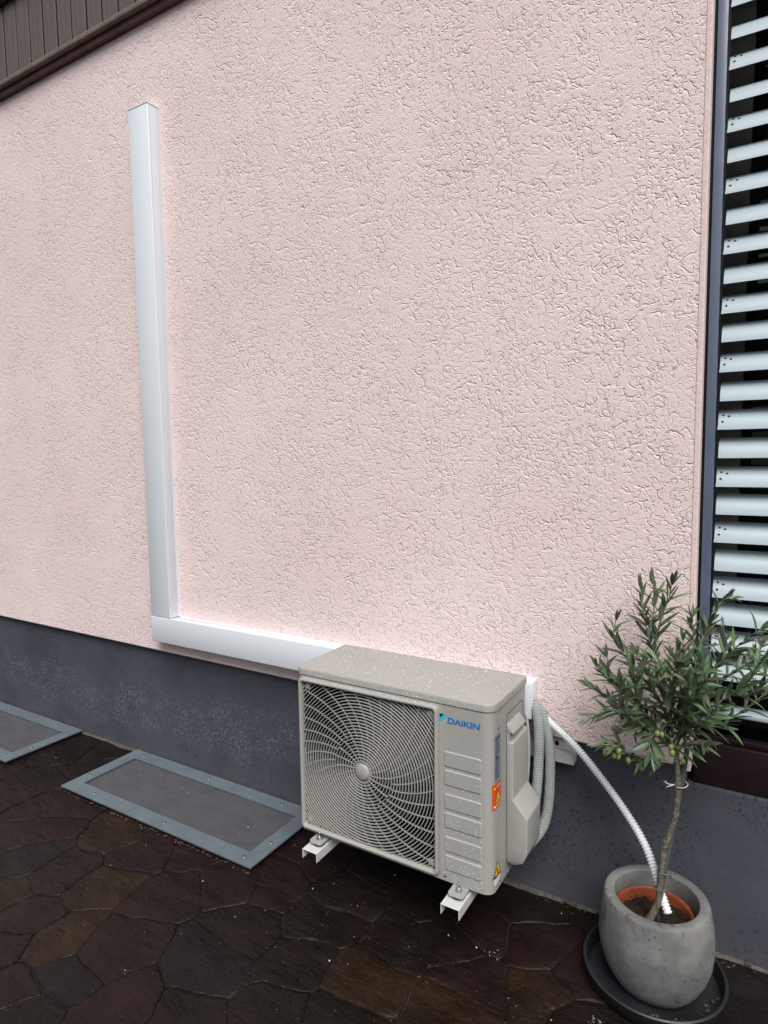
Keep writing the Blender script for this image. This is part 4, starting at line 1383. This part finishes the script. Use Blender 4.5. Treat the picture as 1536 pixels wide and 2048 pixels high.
for si, sh in enumerate(SHOOTS):
    path = spline(sh, 10)
    LL = [0.0]
    for a, b2 in zip(path[:-1], path[1:]): LL.append(LL[-1] + (b2 - a).length)
    tot = LL[-1]
    # a little wobble so that twigs are not smooth
    path = [p + Vector((mnoise.noise(Vector((si, k * 0.35, 0))), mnoise.noise(Vector((si, k * 0.35, 5))), mnoise.noise(Vector((si, k * 0.35, 9))))) * 0.003 for k, p in enumerate(path)]
    nn = len(path)
    tube('branch', path, [0.0034 * (1 - 0.72 * k / nn) for k in range(nn)], M['twig'] if tot < 0.5 else M['bark'], tree, 6)
    s = tot * (0.16 if tot > 0.2 else 0.10)
    roll = rl.uniform(0, pi)
    while s < tot - 0.003:
        j = max(k for k in range(len(LL)) if LL[k] <= s)
        j = min(j, nn - 2)
        p = path[j].lerp(path[j + 1], (s - LL[j]) / max(1e-6, LL[j + 1] - LL[j]))
        t = (path[j + 1] - path[j]).normalized()
        u = t.cross(Vector((0.3, 0.2, 1))).normalized()
        w = t.cross(u)
        fr_ = s / tot
        for sgn in (1, -1):
            if rl.random() < 0.05: continue
            a = roll + (0 if sgn > 0 else pi) + rl.uniform(-0.35, 0.35)
            side = u * cos(a) + w * sin(a)
            spread = rl.uniform(0.55, 1.05) * (1.25 - 0.6 * fr_)
            d = t * cos(spread) + side * sin(spread) + Vector((0, 0, rl.uniform(-0.12, 0.10)))
            L_ = rl.uniform(0.042, 0.070) * (1.0 if fr_ < 0.8 else 0.82)
            put_leaf(p, d, t * 0.7 + Vector((0, -0.25, 0.8)) * 0.8, L_)
        roll += pi / 2 + rl.uniform(-0.25, 0.25)
        s += rl.uniform(0.0115, 0.0190)
    put_leaf(path[-1], t + Vector((0, 0, 0.1)), Vector((0, -0.6, 0.7)), 0.040)
    put_leaf(path[-1], t + side * 0.3, Vector((0, -0.6, 0.7)), 0.034)
# the 300 that show largest (nearest the camera, longest) are leaves of their own
leaves.sort(key=lambda q: -(q[0] / (q[1].translation - CAM).length))
tinv = pinv(tree)
for L_, m, kd in leaves[:300]:
    o = bpy.data.objects.new('leaf', LEAF[kd])
    COL.objects.link(o)
    o.parent = tree
    o.matrix_parent_inverse = tinv
    o.matrix_basis = m
V, F, mi = [], [], []
for L_, m, kd in leaves[300:]:
    me_ = LEAF[kd]
    o_ = len(V)
    V += [m @ v.co for v in me_.vertices]
    for p_ in me_.polygons:
        F.append(tuple(o_ + i for i in p_.vertices))
        mi.append(p_.material_index if kd != 3 else (2 if p_.material_index == 0 else 1))
fo = mobj('foliage', V, F, [M['leaf_top'], M['leaf_low'], M['leaf_old']], tree, smooth=True, mat_idx=mi)
tag(fo, kind='stuff')
ov, of_ = lathe_vf([(0.0, -0.0105), (0.0035, -0.0098), (0.0068, -0.006), (0.0080, 0.0), (0.0072, 0.0055), (0.0042, 0.0092), (0.0, 0.0102)], (0, 0, 0), 14)
olive_me = make_mesh('olive', ov, of_, M['olive'], smooth=True)
for x, y, z in OLIVES:
    o = obj('olive', olive_me, tree)
    o.location = (x, y, z)
    s = rl.uniform(0.75, 1.0)
    o.scale = (s, s, s)
    o.rotation_euler = (rl.uniform(-0.3, 0.3), rl.uniform(-0.3, 0.3), 0)
    tube('fruit_stalk', [(x, y, z + 0.008 * s), (x + 0.003, y + 0.004, z + 0.018), (x + 0.010, y + 0.010, z + 0.032)], 0.0008, M['twig'], tree, 5)

# ------------------------------------------------------------------ small stuff: drops, crumbs, litter
def blob(c, r, nrm, sq=0.6):
    nrm = Vector(nrm).normalized()
    u = nrm.orthogonal().normalized(); w = nrm.cross(u)
    V = []
    for rr_, hh in ((1.0, 0.0), (0.8, 0.55), (0.35, 0.93)):
        for k in range(6):
            a = k * pi / 3
            V.append(Vector(c) + (u * cos(a) + w * sin(a)) * r * rr_ + nrm * r * sq * hh)
    F = []
    for i in range(2):
        for k in range(6):
            a, b2 = i * 6 + k, i * 6 + (k + 1) % 6
            F.append((a, b2, b2 + 6, a + 6))
    F.append(tuple(range(12, 18)))
    return V, F
parts = []
for k in range(450):
    x, y = rs.uniform(0.008, W - 0.008), rs.uniform(0.008, D - 0.004)
    parts.append(blob(A(x, y, LZ + 0.026), rs.choice((0.0006, 0.0008, 0.0010, 0.0013, 0.0018)) * rs.uniform(0.8, 1.15), (0, 0, 1), 0.55))
for k in range(90):
    parts.append(blob(A(rs.uniform(0.02, W - 0.04), -0.0025 + 0.002 * 0, rs.uniform(LZ + 0.004, LZ + 0.018)), rs.uniform(0.0007, 0.0014), (0, -1, 0), 0.6))
for k in range(400):
    z = 0.51 * (1 - math.sqrt(rs.random()) ** 0.8) if rs.random() < 0.75 else rs.uniform(0.01, 0.51)
    x = 0.522 + 0.135 * (rs.random() ** 0.75)
    inpan = 0.531 < x < 0.638 and any(zb + 0.003 < z < zt - 0.003 for zt, zb in ((0.391, 0.345), (0.336, 0.290), (0.2655, 0.2195), (0.2095, 0.1635), (0.138, 0.092), (0.0815, 0.0355)))
    if x > 0.642: x = 0.642
    parts.append(blob(A(x, -0.0030 if inpan else 0.0, z), rs.choice((0.0005, 0.0006, 0.0008, 0.0012)), (0, -1, 0), 0.75))
for k in range(110):
    parts.append(blob(A(rs.uniform(0.03, 0.50), rs.uniform(-0.016, -0.002), GZ1), rs.uniform(0.0007, 0.0014), (0, 0, 1), 0.5))
for k in range(46):
    parts.append(blob((rs.uniform(DX1 + 0.01, 0.05), -DD - 0.0008, rs.uniform(ZH2 + 0.01, ZH1 - 0.01)), rs.uniform(0.0007, 0.0014), (0, -1, 0), 0.6))
v, f = join_vf(parts)
o = mobj('rain_drops', v, f, M['drop'], None, smooth=True)
tag(o, 'small rain drops beaded on the outdoor unit', 'water', kind='stuff')

parts = []
def chip(c, s):
    q = [Vector(c) + Vector((rs.uniform(-1, 1), rs.uniform(-1, 1), rs.uniform(-0.2, 0.9))) * s for _ in range(5)]
    return q, [(0, 1, 2), (0, 2, 3), (0, 3, 4), (0, 4, 1), (1, 4, 3), (1, 3, 2)]
for k in range(330):
    x = rs.uniform(-1.7, 1.3)
    y = rs.uniform(-1.3, 0.0)
    if rs.random() < 0.45: x, y = rs.gauss(0.35, 0.35), rs.gauss(-0.5, 0.18)
    if (x - PC[0]) ** 2 + (y - PC[1]) ** 2 < 0.036 or y > 0.02: continue
    inh = any(h[0] < x < h[1] and h[2] < y < h[3] for h in HATCH)
    parts.append(chip((x, y, 0.016 if inh else 0.004), rs.choice((0.0007, 0.0009, 0.0012, 0.0015)) if rs.random() < 0.95 else 0.0035))
for k in range(16):
    parts.append(chip((rs.uniform(-1.19, -0.3), rs.uniform(-0.28, -0.06), 0.015), rs.uniform(0.0018, 0.004)))
for k in range(22):                                                     # drilling dust smears
    parts.append(chip((0.72 + rs.gauss(0, 0.022), -0.300 + rs.gauss(0, 0.010), 0.004), rs.uniform(0.0008, 0.0020)))
for k in range(26):
    parts.append(chip((1.03 + rs.gauss(0, 0.010), -0.375 + rs.gauss(0, 0.010), 0.004), rs.uniform(0.0008, 0.0022)))
v, f = join_vf(parts)
o = mobj('plaster_crumbs', v, f, M['chip'], None)
tag(o, 'scattered tiny white plaster crumbs on the dark paving', 'crumbs', kind='stuff')

parts = []
def flake(c, L, a, lift=0.3):
    d = Vector((cos(a), sin(a), rs.uniform(-0.1, lift))) * L
    n_ = Vector((-sin(a), cos(a), rs.uniform(-0.3, 0.5))) * L * rs.uniform(0.12, 0.3)
    c = Vector(c)
    b_ = Vector((0, 0, L * 0.12))
    return [c - d * 0.5, c + n_ + b_, c + d * 0.5, c - n_ + b_ * 0.5], [(0, 1, 3), (1, 2, 3)]
for k in range(150):
    x = rs.uniform(-1.27, -0.15)
    parts.append(flake((x, HATCH[0][2] - abs(rs.gauss(0.004, 0.006)), 0.006), rs.uniform(0.004, 0.016), rs.uniform(-0.6, 0.6)))
for k in range(18):
    a, r = rs.uniform(-1.9, 0.6), rs.uniform(0.125, 0.155)
    parts.append(flake((PC[0] + r * cos(a), PC[1] + r * sin(a), 0.014), rs.uniform(0.008, 0.024), rs.uniform(0, 6.28)))
for k in range(60):
    parts.append(flake((rs.uniform(0.75, 1.7), GW - abs(rs.gauss(0.02, 0.015)), 0.010), rs.uniform(0.005, 0.022), rs.uniform(0, 6.28)))
v, f = join_vf(parts)
o = mobj('leaf_litter', v, f, M['litter'], None)
tag(o, 'dry leaf bits gathered along hatch edge and in saucer', 'litter', kind='stuff')
